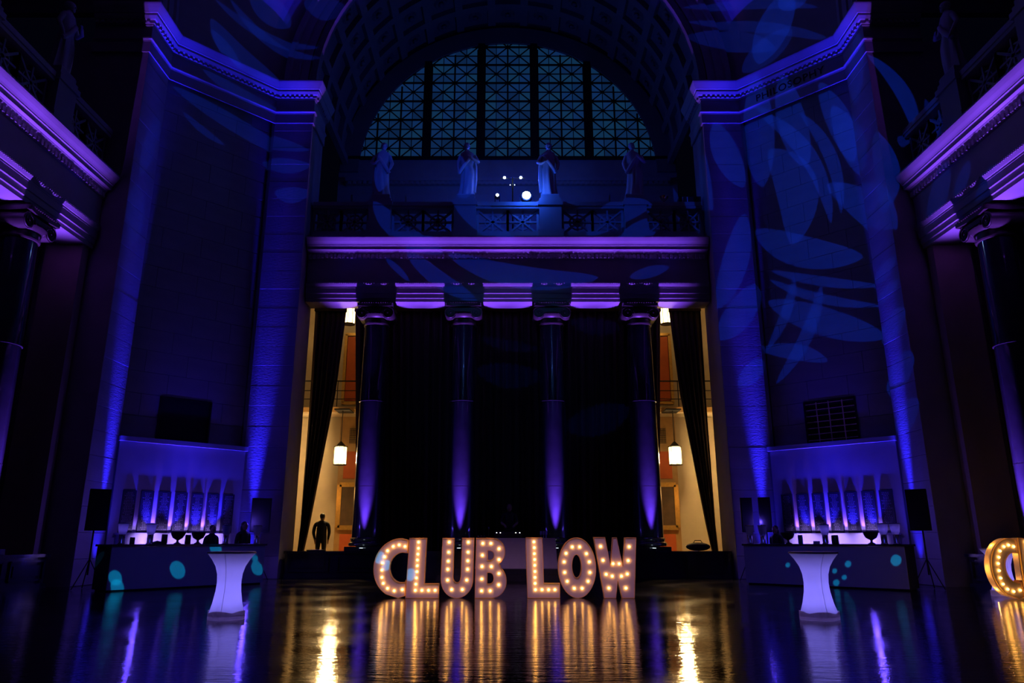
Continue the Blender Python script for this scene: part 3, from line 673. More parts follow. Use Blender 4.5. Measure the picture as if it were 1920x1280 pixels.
for s_ in range(5):
    e0,e1 = edges[s_],edges[s_+1]
    if s_ == 0: xs = [e1-MW-CELL*k for k in range(4)][::-1]
    elif s_ == 4: xs = [e0+MW+CELL*k for k in range(4)]
    else: xs = [e0+MW,(e0+e1)/2,e1-MW]
    for i in range(len(xs)-1):
        xa,xb = xs[i],xs[i+1]; xm = (xa+xb)/2
        for k in range(7):
            za,zb = rows_z[k],rows_z[k+1]; zm=(za+zb)/2
            for (pa,pb,qa,qb) in ((xa,xm,za,zm),(xm,xb,za,zm),(xa,xm,zm,zb),(xm,xb,zm,zb)):
                poly = clip_poly([(pa,qa),(pb,qa),(pb,qb),(pa,qb)])
                if not poly: continue
                q = len(poly); me = MB().add([(x,.03,z) for x,z in poly]+[(x,.045,z) for x,z in poly],[tuple(range(q)),tuple(range(2*q-1,q-1,-1))]+[(t,(t+1)%q,q+(t+1)%q,q+t) for t in range(q)])
                ob('pane', me, random.choice(PANE), win)
            cbar(xa,za,xb,zb,.045,.05); cbar(xa,zb,xb,za,.045,.05); cbar(xm,za,xm,zb,.035,.05); cbar(xa,zm,xb,zm,.035,.05)
            cbar(xa,za,xb,za,.075,.08)
            if inside(xm,zm): bars.lathe([(.09,-.02),(.10,0),(.09,.02)],10,(xm,0,zm)) if False else bars.ell((xm,0,zm),.085,.04,.085,8,4)
        cbar(xa,rows_z[0],xa,rows_z[-1],.08,.08)
    cbar(xs[-1],rows_z[0],xs[-1],rows_z[-1],.08,.08)
tag(ob('glazing_bars', bars, IRON, win), kind='stuff')
n=48; fr=MB()
for i in range(n):
    a0,a1 = math.pi*i/n, math.pi*(i+1)/n
    fr.add([(r_*math.cos(a),y_,WZ+r_*math.sin(a)) for a in (a0,a1) for r_ in (WR-.06,HO+.35) for y_ in (-.1,.2)],[(0,1,3,2),(4,6,7,5),(0,4,5,1),(2,3,7,6),(0,2,6,4),(1,5,7,3)])
ob('arched_surround', fr, PLASTER, win)
ob('sill', MB().box(-HO,HO,-.15,.2,SILL-.1,SILL+.02), IRON, win)

# ------------------------------------------------------------------ curtains
def curtain(name_label, rot, d, z0, z1, left, right, folds, amp=.07, seed=0, mat_=CURT, group='dark velvet curtains'):
    """left/right: functions of t (0 bottom .. 1 top) giving x edges"""
    rr = random.Random(seed); nx, nz = max(24,folds*8), 14; v=[]; ph=rr.uniform(0,6)
    xc = (left(1)+right(1))/2
    for k in range(nz+1):
        t=k/nz; z=z0+(z1-z0)*t; a_,b_=left(t),right(t)
        for i in range(nx+1):
            s_=i/nx; x=a_+(b_-a_)*s_; y=amp*math.sin(2*math.pi*folds*s_+ph)+amp*.45*math.sin(2*math.pi*folds*1.7*s_+ph*2+t)
            v.append((x-xc,y,z-z0))
    f=[(k*(nx+1)+i,k*(nx+1)+i+1,(k+1)*(nx+1)+i+1,(k+1)*(nx+1)+i) for k in range(nz) for i in range(nx)]
    r = thing('curtain', name_label, 'curtain', bay_pt(rot,xc,d,z0), rot, group)
    o = ob('drape', MB().add(v,f), mat_, r, smooth=70)
    so = o.modifiers.new('thickness','SOLIDIFY'); so.thickness=.015
    ob('heading', MB().box(left(1)-xc,right(1)-xc,-.1,.1,z1-z0-.18,z1-z0-.02), mat_, r)
    return r
con = lambda c: (lambda t: c)
curtain('closed dark curtain between the first and second back columns',0,13.84,.35,9.9,lambda t: -5.38-.52*t,con(-1.63),16,seed=1)
curtain('closed dark curtain behind the DJ between the middle back columns',0,13.84,.35,9.9,con(-1.61),con(1.61),13,seed=2)
curtain('closed dark curtain between the third and fourth back columns',0,13.84,.35,9.9,con(1.63),lambda t: 5.38+.52*t,16,seed=3)
def tie(pts):
    def f(t):
        z=.35+(9.9-.35)*t
        for i in range(len(pts)-1):
            if pts[i][0]<=z<=pts[i+1][0]:
                q=(z-pts[i][0])/(pts[i+1][0]-pts[i][0]); return pts[i][1]+q*(pts[i+1][1]-pts[i][1])
        return pts[-1][1] if z>pts[-1][0] else pts[0][1]
    return f
LE=[(.35,7.50),(1.5,7.42),(6.0,7.40),(9.9,7.43)]; RE=[(.35,7.32),(1.5,7.12),(3.9,6.80),(6.6,6.44),(9.5,6.24),(9.9,6.22)]
curtain('curtain drawn to the side of the lit opening left of the back colonnade',0,13.80,.35,9.9,lambda t:-tie(LE)(t),lambda t:-tie(RE)(t),6,.045,seed=4)
curtain('curtain drawn to the side of the lit opening right of the back colonnade',0,13.80,.35,9.9,lambda t:tie(RE)(t),lambda t:tie(LE)(t),6,.045,seed=5)
for rot,sg,nm in ((90,1,'left'),(-90,-1,'right')):
    a_,b_ = (5.2,7.2) if sg>0 else (-7.2,-5.2)
    curtain('dark raised curtain in the %s side colonnade beside the corner pier' % nm,rot,13.95,2.3,9.9,con(a_),con(b_),8,seed=6+sg,group=None)
    a_,b_ = (1.0,5.1) if sg>0 else (-5.1,-1.0)
    curtain('dark raised curtain behind the %s side columns' % nm,rot,13.95,2.3,9.9,con(a_),con(b_),15,seed=9+sg,group=None)
    # stone end pilaster and dark passage wall
    pl = thing('pilaster','cream stone end pilaster below the %s side curtain' % nm,'pilaster',bay_pt(rot,sg*7.28,13.2,0),rot)
    ob('shaft', MB().box(-.16,.16,-.55,.55,.36,9.7), WSTONE, pl); ob('base', MB().box(-.19,.19,-.6,.6,0,.36), STONE_S, pl)
tag(ob('wall_right_passage', MB().box(14.2,22,24.6,25.0,0,9.5), STONE), 'dark passage wall behind the right side colonnade','wall',kind='structure')
wd = thing('door_1','dark door with two small blue lit panes beyond the right colonnade','door',(16.55,24.58,0),kind='structure')
ob('leaf', MB().box(-.7,.7,-.08,0,0,2.5), IRON, wd)
for s_ in (-.18,.18): ob('pane', MB().box(s_-.12,s_+.12,-.1,-.078,1.45,1.9), BLUEWIN, wd)
ob('door_handle', MB().tube([(.5,-.08,1.0),(.5,-.15,1.0),(.38,-.15,1.0)],.015,8), STEEL, wd)

# ------------------------------------------------------------------ warm rooms seen through the outer bays
tag(ob('ceiling_ambulatory', MB().box(-15,15,26.7,31.2,11.0,11.2), WSTONE), 'pale ceiling of the warm lit passage behind the colonnade','ceiling',kind='structure')
lant = None
for sg,nm in ((-1,'left'),(1,'right')):
    wr = tag(ob('wall_%s_passage' % nm, MB().box(min(sg*5.2,sg*11),max(sg*5.2,sg*11),30.7,31.0,.34,11.0), WSTONE),'warm lit cream wall seen through the %s outer bay' % nm,'wall',kind='structure')
    pn = MB(); xs = sorted((sg*5.2,sg*6.98))
    pn.box(xs[0],xs[1],30.55,30.72,.34,6.2); ob('oak_panelling', pn, OAK, wr)
    for z0,z1 in ((.55,1.45),(3.65,4.75)):
        ob('wall_panel', MB().box(min(sg*5.3,sg*6.75),max(sg*5.3,sg*6.75),30.50,30.56,z0,z1), ORANGE, wr)
    ob('wall_panel', MB().box(min(sg*5.3,sg*6.9),max(sg*5.3,sg*6.9),30.62,30.71,6.9,9.7), ORANGE, wr)
    fm = MB()
    for a_,b_ in (((5.3,6.8),(7.0,6.8)),((5.3,9.8),(7.0,9.8))): fm.bar((sg*a_[0],30.62,a_[1]),(sg*b_[0],30.62,b_[1]),.12,.12)
    fm.bar((sg*6.97,30.62,6.8),(sg*6.97,30.62,9.8),.12,.12); ob('panel_moulding', fm, GOLD, wr)
    vt = MB(); vt.box(min(sg*6.0,sg*6.6),max(sg*6.0,sg*6.6),30.49,30.55,5.05,5.75); vo = ob('vent', vt, OAK, wr)
    gb = MB()
    for k in range(9): gb.bar((sg*6.05+sg*.5*k/8,30.48,5.1),(sg*6.05+sg*.5*k/8,30.48,5.7),.015,.02); gb.bar((sg*6.03,30.475,5.1+.6*k/8),(sg*6.57,30.475,5.1+.6*k/8),.015,.02)
    tag(ob('vent_mesh', gb, IRON, vo), kind='stuff')
    # gallery with an iron railing
    ga = thing('gallery','narrow upper gallery with an iron railing in the %s lit bay' % nm,'gallery',(sg*8.0,30.0,6.2),0,None)
    ob('slab', MB().box(-3,3,-.35,.6,0,.28), WSTONE, ga); ob('edge_moulding', MB().box(-3,3,-.42,-.35,.05,.24), OAK, ga)
    ob('handrail', MB().tube([(-3,-.3,1.35),(3,-.3,1.35)],.03,8), IRON, ga)
    ob('lower_rail', MB().tube([(-3,-.3,.95),(3,-.3,.95)],.018,6), IRON, ga); ob('lower_rail', MB().tube([(-3,-.3,.6),(3,-.3,.6)],.018,6), IRON, ga)
    for k in range(7): ob('baluster', MB().tube([(-3+k,-.3,.28),(-3+k,-.3,1.35)],.02,6), IRON, ga)
    # painting
    pg = thing('painting','dark oil painting in a %s on the wall of the %s lit bay' % (('carved gilt frame','narrow gilt frame')[sg>0],nm),'painting',(sg*6.15,30.48,2.55))
    fr = MB()
    for a_,b_ in (((-.7,0,-.85),(.7,0,-.85)),((-.7,0,.85),(.7,0,.85)),((-.7,0,-.85),(-.7,0,.85)),((.7,0,-.85),(.7,0,.85))): fr.bar(a_,b_,.18,.1)
    ob('frame', fr, GOLD, pg); ob('canvas', MB().box(-.62,.62,-.01,.03,-.77,.77), PAINTM, pg)
    # lanterns
    for zl, yl, xl, what in ((4.42,29.0,6.57,'lower'),(10.15,29.0,6.54,'upper')):
        L = thing('lantern','glowing hanging lantern, %s one in the %s outer bay' % (what,nm),'lantern',(sg*xl,yl,zl),0,'warm lanterns')
        ob('shade', MB().lathe([(.235,-.34),(.245,-.2),(.245,.25),(.235,.32)],8), LAMPG, L, smooth=20)
        c = MB()
        for z_ in (-.36,.34): c.lathe([(.22,z_-.02),(.27,z_-.01),(.27,z_+.015),(.22,z_+.03)],8)
        for k in range(8): a_=math.pi*2*k/8; c.tube([(.25*math.cos(a_),.25*math.sin(a_),-.36),(.25*math.cos(a_),.25*math.sin(a_),.34)],.012,5)
        c.lathe([(.22,.35),(.10,.48),(.03,.55)],8)
        ob('cage', c, IRON, L)
        top = 6.2 if what=='lower' else 10.995
        if what=='lower': ob('rod', MB().tube([(0,0,.5),(0,0,top-zl)],.018,6), IRON, L)
        else: ob('rod', MB().tube([(0,0,.5),(0,0,top-zl)],.018,6), IRON, L)
        point('lantern_lamp',(sg*xl,yl-.35,zl-.1),(1.0,.64,.25),800 if what=='lower' else 14,.2)
    gal = MB().box(sg*6.57-.3,sg*6.57+.3,28.8,29.7,6.2,6.25); ob('hanging_bracket', gal, IRON, ga, (-sg*8.0,-30.0,-6.2))
    point('wall_washer_lamp',(sg*7.6,28.6,3.0),(1.0,.50,.14),16,.3)  # extra point added to warm the passage wall

# ------------------------------------------------------------------ marquee letters
def arc(cx,cy,rx,ry,a0,a1,n=14): return [(cx+rx*math.cos(R(a0+(a1-a0)*i/n)), cy+ry*math.sin(R(a0+(a1-a0)*i/n))) for i in range(n+1)]
# outlines in a 560-high working grid (x right, y down); bulbs likewise
LET = {}
LET['C'] = ([[(290,197)]+arc(246,379,183,194,-90,-180)+arc(246,379,183,194,-180,-240)+[(236,572),(281,558),(282,455)]+arc(256,376,84,96,75,270)+[(290,284)]],
  [(270,240),(230,230),(190,240),(153,268),(135,308),(122,348),(120,393),(122,440),(133,478),(163,510),(208,525),(262,518)])
LET['L'] = ([[(300,183),(417,183),(410,478),(508,478),(506,571),(284,571)]],
  [(362,212),(362,252),(360,290),(358,328),(358,365),(357,403),(355,443),(352,483),(350,522),(394,522),(438,522),(482,522)])
LET['U'] = ([[(524,183),(604,183),(602,440)]+arc(626,440,24,32,180,0,10)+[(652,440),(657,183),(740,183),(735,455)]+arc(627,455,108,117,0,180,18)+[(518,455)]],
  [(570,212),(568,277),(566,335),(564,388),(564,457),(592,517),(664,517),(692,457),(697,388),(698,333),(699,277),(700,212)])
LET['B'] = ([[(752,183)]+arc(862,275,88,92,-90,58,14)+[(918,364)]+arc(862,463,98,108,-52,90,14)+[(747,571)],
  [(832,268),(848,268)]+arc(848,298,26,30,-90,90,8)+[(832,328)], [(830,410),(846,410)]+arc(846,445,26,35,-90,90,8)+[(830,480)]],
  [(798,220),(853,220),(908,255),(796,297),(908,325),(794,370),(857,370),(908,415),(793,450),(907,487),(792,525),(850,525)])
LET['l'] = ([[(1088,180),(1203,180),(1210,475),(1316,475),(1316,571),(1097,571)]],
  [(1145,210),(1147,248),(1147,287),(1149,325),(1149,362),(1150,402),(1150,440),(1150,478),(1152,518),(1196,518),(1240,518),(1282,518)])
LET['O'] = ([arc(1434,376,128,196,0,352,44), arc(1432,368,31,74,0,350,30)],
  [(1405,243),(1455,243),(1500,287),(1362,285),(1348,340),(1518,340),(1350,408),(1520,408),(1366,465),(1506,465),(1412,510),(1465,510)])
LET['W'] = ([[(1550,178),(1629,178),(1659,370),(1680,180),(1708,180),(1742,370),(1763,180),(1840,180),(1812,571),(1729,571),(1704,455),(1688,571),(1610,571)]],
  [(1597,240),(1790,242),(1610,330),(1780,332),(1677,352),(1718,352),(1628,420),(1668,432),(1730,432),(1770,418),(1643,508),(1757,508)])
bulb_me = None
LK = 15.85/1378/3.5556   # metres per grid unit
def area2(p): return sum(p[i][0]*p[(i+1)%len(p)][1]-p[(i+1)%len(p)][0]*p[i][1] for i in range(len(p)))
def offset(p, d):
    n=len(p); out=[]
    for i in range(n):
        a_=Vector(p[i-1]); b_=Vector(p[i]); c_=Vector(p[(i+1)%n]); t0=(b_-a_).normalized(); t1=(c_-b_).normalized()
        n0=Vector((-t0.y,t0.x)); n1=Vector((-t1.y,t1.x)); m_=n0+n1
        m_ = m_*(2/max(m_.length_squared,.6)) if m_.length>1e-6 else n0
        out.append((b_.x+m_.x*d, b_.y+m_.y*d))
    return out
DEPTH=.17
def letter(ch, label, xw, yw, rot=0, group=None, scale=1., depth=DEPTH, glow=()):
    global bulb_me
    outs,bulbs = LET[ch]
    xs=[p[0] for p in outs[0]]; x0=(min(xs)+max(xs))/2
    loops=[]
    for k,o in enumerate(outs):
        q=[((x-x0)*LK*scale,(571-y)*LK*scale) for x,y in o]
        q=[p for i,p in enumerate(q) if (Vector(p)-Vector(q[i-1])).length>.0015]
        if (area2(q)>0)!=(k==0): q=q[::-1]      # outer ccw, holes cw: left side is the solid
        loops.append(q)
    r = thing('marquee_letter', label, 'letter', (xw,yw,.004), rot, group)
    bm=bmesh.new()
    for y in (0.0,):
        es=[]
        for q in loops:
            vs_=[bm.verts.new((x,y,z)) for x,z in q]
            es+=[bm.edges.new((vs_[i],vs_[(i+1)%len(vs_)])) for i in range(len(vs_))]
        bmesh.ops.triangle_fill(bm, use_beauty=True, edges=es)
    me=bpy.data.meshes.new('face'); bm.to_mesh(me); bm.free(); me.materials.append(LETF)
    fo=bpy.data.objects.new('face',me); link(fo,r); so=fo.modifiers.new('thickness','SOLIDIFY'); so.thickness=.02; so.offset=0
    rm=MB()
    for q in loops:
        i_=offset(q,.014); n=len(q)
        pts=[(x,-.045,z) for x,z in q]+[(x,depth-.045,z) for x,z in q]+[(x,-.045,z) for x,z in i_]
        rm.add(pts,[(i,(i+1)%n,n+(i+1)%n,n+i) for i in range(n)]+[(i,2*n+i,2*n+(i+1)%n,(i+1)%n) for i in range(n)])
    ob('rim', rm, RIM, r, smooth=40)
    if depth > .18:
        for lx,lz in glow: q=Matrix.Rotation(R(rot),3,'Z')@Vector((lx,.09,lz)); point('sign_box_lamp',(xw+q.x,yw+q.y,lz),(1.0,.52,.13),1.6,.02)  # unseen points added in the box to make the rim glow
    if bulb_me is None:
        b=bmesh.new(); bmesh.ops.create_icosphere(b,subdivisions=2,radius=.026); bulb_me=bpy.data.meshes.new('bulb'); b.to_mesh(bulb_me); b.free(); bulb_me.materials.append(BULB)
    sk=MB().lathe([(.022,0),(.02,.02)],10)
    for bx,by in bulbs:
        o=bpy.data.objects.new('bulb',bulb_me); link(o,r); o.location=((bx-x0)*LK*scale,-.032,(571-by)*LK*scale)
    return r
GX=lambda gx:(680+gx/3.5556-952)*15.85/1378
LY=16.75
order=[('C','light-up letter C, first of the word CLUB'),('L','light-up letter L of the word CLUB'),('U','light-up letter U of the word CLUB'),('B','light-up letter B of the word CLUB'),
       ('l','light-up letter L, first of the word LOW'),('O','light-up letter O of the word LOW'),('W','light-up letter W, last of the word LOW')]
for k,(ch,lb) in enumerate(order):
    xs=[p[0] for p in LET[ch][0][0]]; letter(ch, lb, GX((min(xs)+max(xs))/2), LY+(0.02 if ch in 'CO' else 0)*1, 0, 'light-up letters CLUB LOW')
letter('C','light-up letter C of the second sign at the picture edge',10.69,16.53,13,'second light-up sign',1.,.20,[(-.26,.62),(-.2,.2),(-.15,1.08)])
letter('L','light-up letter L of the second sign, cut by the picture edge',11.42,16.70,13,'second light-up sign',1.,.20,[(-.22,.95),(-.24,.3)])

# ------------------------------------------------------------------ glowing cocktail tables
def cocktail(label, x, y, power=3.6):
    r=thing('cocktail_table',label,'table',(x,y,0),0,'glowing cocktail tables')
    H=1.02; prof=[]
    pts=[(.27,.05),(.255,.12),(.225,.25),(.195,.42),(.185,.55),(.195,.68),(.23,.80),(.29,.90),(.345,.97),(.37,1.0)]
    foot=lambda a,z: 1+ (.14*max(0,math.cos(4*a+.6))*(1-z/.5)**2 if z<.5 else 0)
    c=MB().lathe(pts,48,cap=False,fn=foot); cl=ob('stretch_cover',c,SPANDEX,r,smooth=60)
    sm=MB(); 
    sm.tube([(p_[0]*foot(-1.57,p_[1])*math.cos(-1.57+.05),p_[0]*foot(-1.57,p_[1])*math.sin(-1.57)-.004,p_[1]) for p_ in pts],.003,5); ob('seam',sm,WHITE_CLOTH,cl)
    hm=MB(); n=48; v=[]
    for i in range(n):
        a_=2*math.pi*i/n; f_=foot(a_,.05); top=.055+.035*abs(math.cos(2*a_+.3)); 
        v+= [(.272*f_*math.cos(a_)*1.012,.272*f_*math.sin(a_)*1.012,.004),(.27*f_*math.cos(a_)*1.012,.27*f_*math.sin(a_)*1.012,top+.04)]
    hm.add(v,[(2*i,2*((i+1)%n),2*((i+1)%n)+1,2*i+1) for i in range(n)]); ob('foot_hem',hm,HEM,r)
    ob('tabletop',MB().lathe([(.36,.995),(.376,1.0),(.378,1.02),(.36,1.03)],48),WHITE_CLOTH,r,smooth=40)
    for z_,k_ in ((.22,1.0),(.5,.45),(.8,.5)): point('table_lamp',(x,y,z_),(.20,.165,.92),power*k_,.10)
    return r
cocktail('glowing violet cocktail table standing alone in front of the left bar',-4.49,12.45)
cocktail('glowing violet cocktail table standing alone in front of the right bar',4.93,12.35)
cocktail('glowing violet cocktail table half hidden behind the second light-up sign',11.21,17.45)

# ------------------------------------------------------------------ bars
def bar_counter(label, A, B, flip):
    A=Vector(A); B=Vector(B); L=(B-A).length; t=(B-A)/L; rot=math.degrees(math.atan2(t.y,t.x)); mid=(A+B)/2
    r=thing('bar_counter',label,'bar',(mid.x,mid.y,0),rot)
    b=MB().box(-L/2,L/2,0,.03,.04,1.06); ob('front_panel',b,BARM,r)
    ob('end_panel',MB().box(-L/2,-L/2+.03,.031,.75,.04,1.06),BLACK,r); ob('end_panel',MB().box(L/2-.03,L/2,.031,.75,.04,1.06),BLACK,r)
    ob('back_panel',MB().box(-L/2+.031,L/2-.031,.70,.73,.04,1.0),BLACK,r)
    ob('counter_top',MB().box(-L/2-.03,L/2+.03,-.04,.80,1.061,1.11),BLKPL,r)
    ob('plinth',MB().box(-L/2+.05,L/2-.05,.04,.68,0,.039),BLACK,r)
    return (mid,rot,L)
BL=bar_counter('long bar with a dark navy front panel on the left of the floor',(-9.67,18.66),(-7.05,22.2),0)
BRR=bar_counter('long bar with a dark navy front panel on the right of the floor',(6.83,22.1),(9.89,19.05),1)
def on_bar(bar,s,y): m_,rot,L=bar; a_=R(rot); return (m_.x+s*math.cos(a_)-y*math.sin(a_), m_.y+s*math.sin(a_)+y*math.cos(a_), 1.11)
def px_s(bar,u,y=.3):
    """distance along the bar (about its middle) under a horizontal picture position"""
    m_,rot,L=bar; a_=R(rot); k=(u-952)/1378/1.036
    # point = m + s*t + y*n ; X = k*Y
    tx,ty=math.cos(a_),math.sin(a_); nx,ny=-math.sin(a_),math.cos(a_)
    return (k*(m_.y+y*ny)-(m_.x+y*nx))/(tx-k*ty)
def dispenser(bar,u,label,h=.52,y=.3):
    r=thing('drink_dispenser',label,'dispenser',on_bar(bar,px_s(bar,u,y),y),bar[1],'tapered drink dispensers on the bars')
    ob('base',MB().lathe([(.085,0),(.09,.01),(.075,.03),(.075,h*.44),(.085,h*.46)],16),STEEL,r,smooth=40)
    ob('cup',MB().lathe([(.075,h*.465),(.10,h*.6),(.125,h*.96),(.115,h*.965),(.09,h*.6),(.06,h*.49)],20,cap=False),GLASSF,r,smooth=40)
    ob('lid',MB().lathe([(.13,h*.966),(.135,h*.985),(.10,h),(.02,h*1.02)],20),BLKPL,r,smooth=40)
    if label.startswith('lit'): point('drink_lamp', tuple(r.location+Vector((0,0,h*.75))), (.20,.12,1.0), .55, .04)  # fill added inside the cup to imitate the light it catches
    ob('tap',MB().tube([(0,-.075,h*.36),(0,-.12,h*.36),(0,-.12,h*.28)],.012,6),STEEL,r)
def bowl(bar,u,label,rad=.19,y=.35):
    r=thing('serving_bowl',label,'bowl',on_bar(bar,px_s(bar,u,y),y),0,'dark pedestal bowls on the bars')
    ob('bowl',MB().lathe([(.06,.12),(.13,.16),(rad*.9,.24),(rad,.31),(rad-.01,.315),(rad*.8,.24),(.05,.15)],24,cap=False),BLKPL,r,smooth=50)
    ob('foot',MB().lathe([(.10,0),(.09,.015),(.03,.05),(.03,.10),(.07,.125)],20),BLKPL,r,smooth=40)
def canister(bar,u,label,rr=.07,h=.2,y=.3,m_=BLKPL):
    r=thing('canister',label,'canister',on_bar(bar,px_s(bar,u,y),y),0,'bar canisters')
    ob('body',MB().lathe([(rr*.9,0),(rr,.01),(rr,h*.85),(rr*.92,h*.9)],18),m_,r,smooth=40); ob('lid',MB().lathe([(rr*.95,h*.9),(rr*1.02,h*.93),(rr*.9,h)],18),BLKPL,r,smooth=40)
for u,lb in ((228,'lit tapered drink dispenser at the near end of the left bar'),(281,'lit tapered drink dispenser, second from the near end of the left bar'),(423,'dim tapered drink dispenser toward the far end of the left bar'),(481,'dark tapered drink dispenser at the far end of the left bar')): dispenser(BL,u,lb)
bowl(BL,333,'dark pedestal bowl beside two canisters on the left bar'); bowl(BL,371,'dark pedestal bowl standing farther along the left bar')
canister(BL,248,'small dark canister between the two lit dispensers on the left bar',.06,.17); canister(BL,308,'tall dark canister left of the bowls on the left bar',.075,.25); canister(BL,352,'dark canister between the two bowls on the left bar',.075,.24)
for u,lb in ((1407,'shadowed tapered drink dispenser at the far end of the right bar'),(1431,'shadowed tapered drink dispenser, second from the far end of the right bar'),(1548,'lit tapered drink dispenser in the middle of the right bar'),(1658,'lit tapered drink dispenser next to a bowl near the right bar end'),(1681,'lit tapered drink dispenser at the near end of the right bar')): dispenser(BRR,u,lb)
bowl(BRR,1478,'dark pedestal bowl beside the bartender on the right bar'); bowl(BRR,1634,'dark pedestal bowl near the right end of the right bar')
canister(BRR,1501,'green glass canister on the right bar',.065,.24,m_=GREENG); canister(BRR,1566,'dark ice bucket beside the middle dispenser on the right bar',.09,.23); canister(BRR,1531,'low pale tub on the right bar',.085,.08,m_=GLASSF)
nap=thing('napkin_stack','small dark stack of napkins lying on the left bar','napkins',on_bar(BL,px_s(BL,295),.3),BL[1]); ob('stack',MB().box(-.10,.10,-.08,.08,0,.05),CLOTHD,nap); ob('top_fold',MB().add([(-.1,-.08,.05),(.1,-.08,.05),(.1,.08,.05),(-.1,.08,.05),(0,0,.09)],[(0,1,4),(1,2,4),(2,3,4),(3,0,4),(0,3,2,1)]),CLOTHD,nap)

# ------------------------------------------------------------------ loudspeakers by the piers
def speaker(label,x,y,rot,z=1.45,wd=.5,h=1.05):
    r=thing('loudspeaker',label,'speaker',(x,y,0),rot,'black loudspeakers on poles by the piers')
    b=MB().prism([(-wd/2,-.22),(wd/2,-.22),(wd/2*.7,.24),(-wd/2*.7,.24)],z,z+h); ob('cabinet',b,BLACK,r)
    ob('front_grille',MB().box(-wd/2+.03,wd/2-.03,-.235,-.221,z+.04,z+h-.04),IRON,r)
    ob('pole',MB().tube([(0,0,.35),(0,0,z)],.022,8),IRON,r)
    for k in range(3): a_=R(90+120*k); ob('leg',MB().tube([(0,0,.75),(.42*math.cos(a_),.42*math.sin(a_),.015)],.014,6),IRON,r)
speaker('black loudspeaker on a pole beside the near end of the left bar',-10.75,19.7,40)
speaker('black loudspeaker on a pole beyond the far end of the left bar',-7.84,23.95,20,wd=.6)
speaker('left black loudspeaker of the pair by the far end of the right bar',7.50,23.75,-10,wd=.36)
speaker('right black loudspeaker of the pair by the far end of the right bar',8.02,23.5,-20,wd=.36)
speaker('black loudspeaker on a pole beside the near end of the right bar',10.8,19.75,-40)

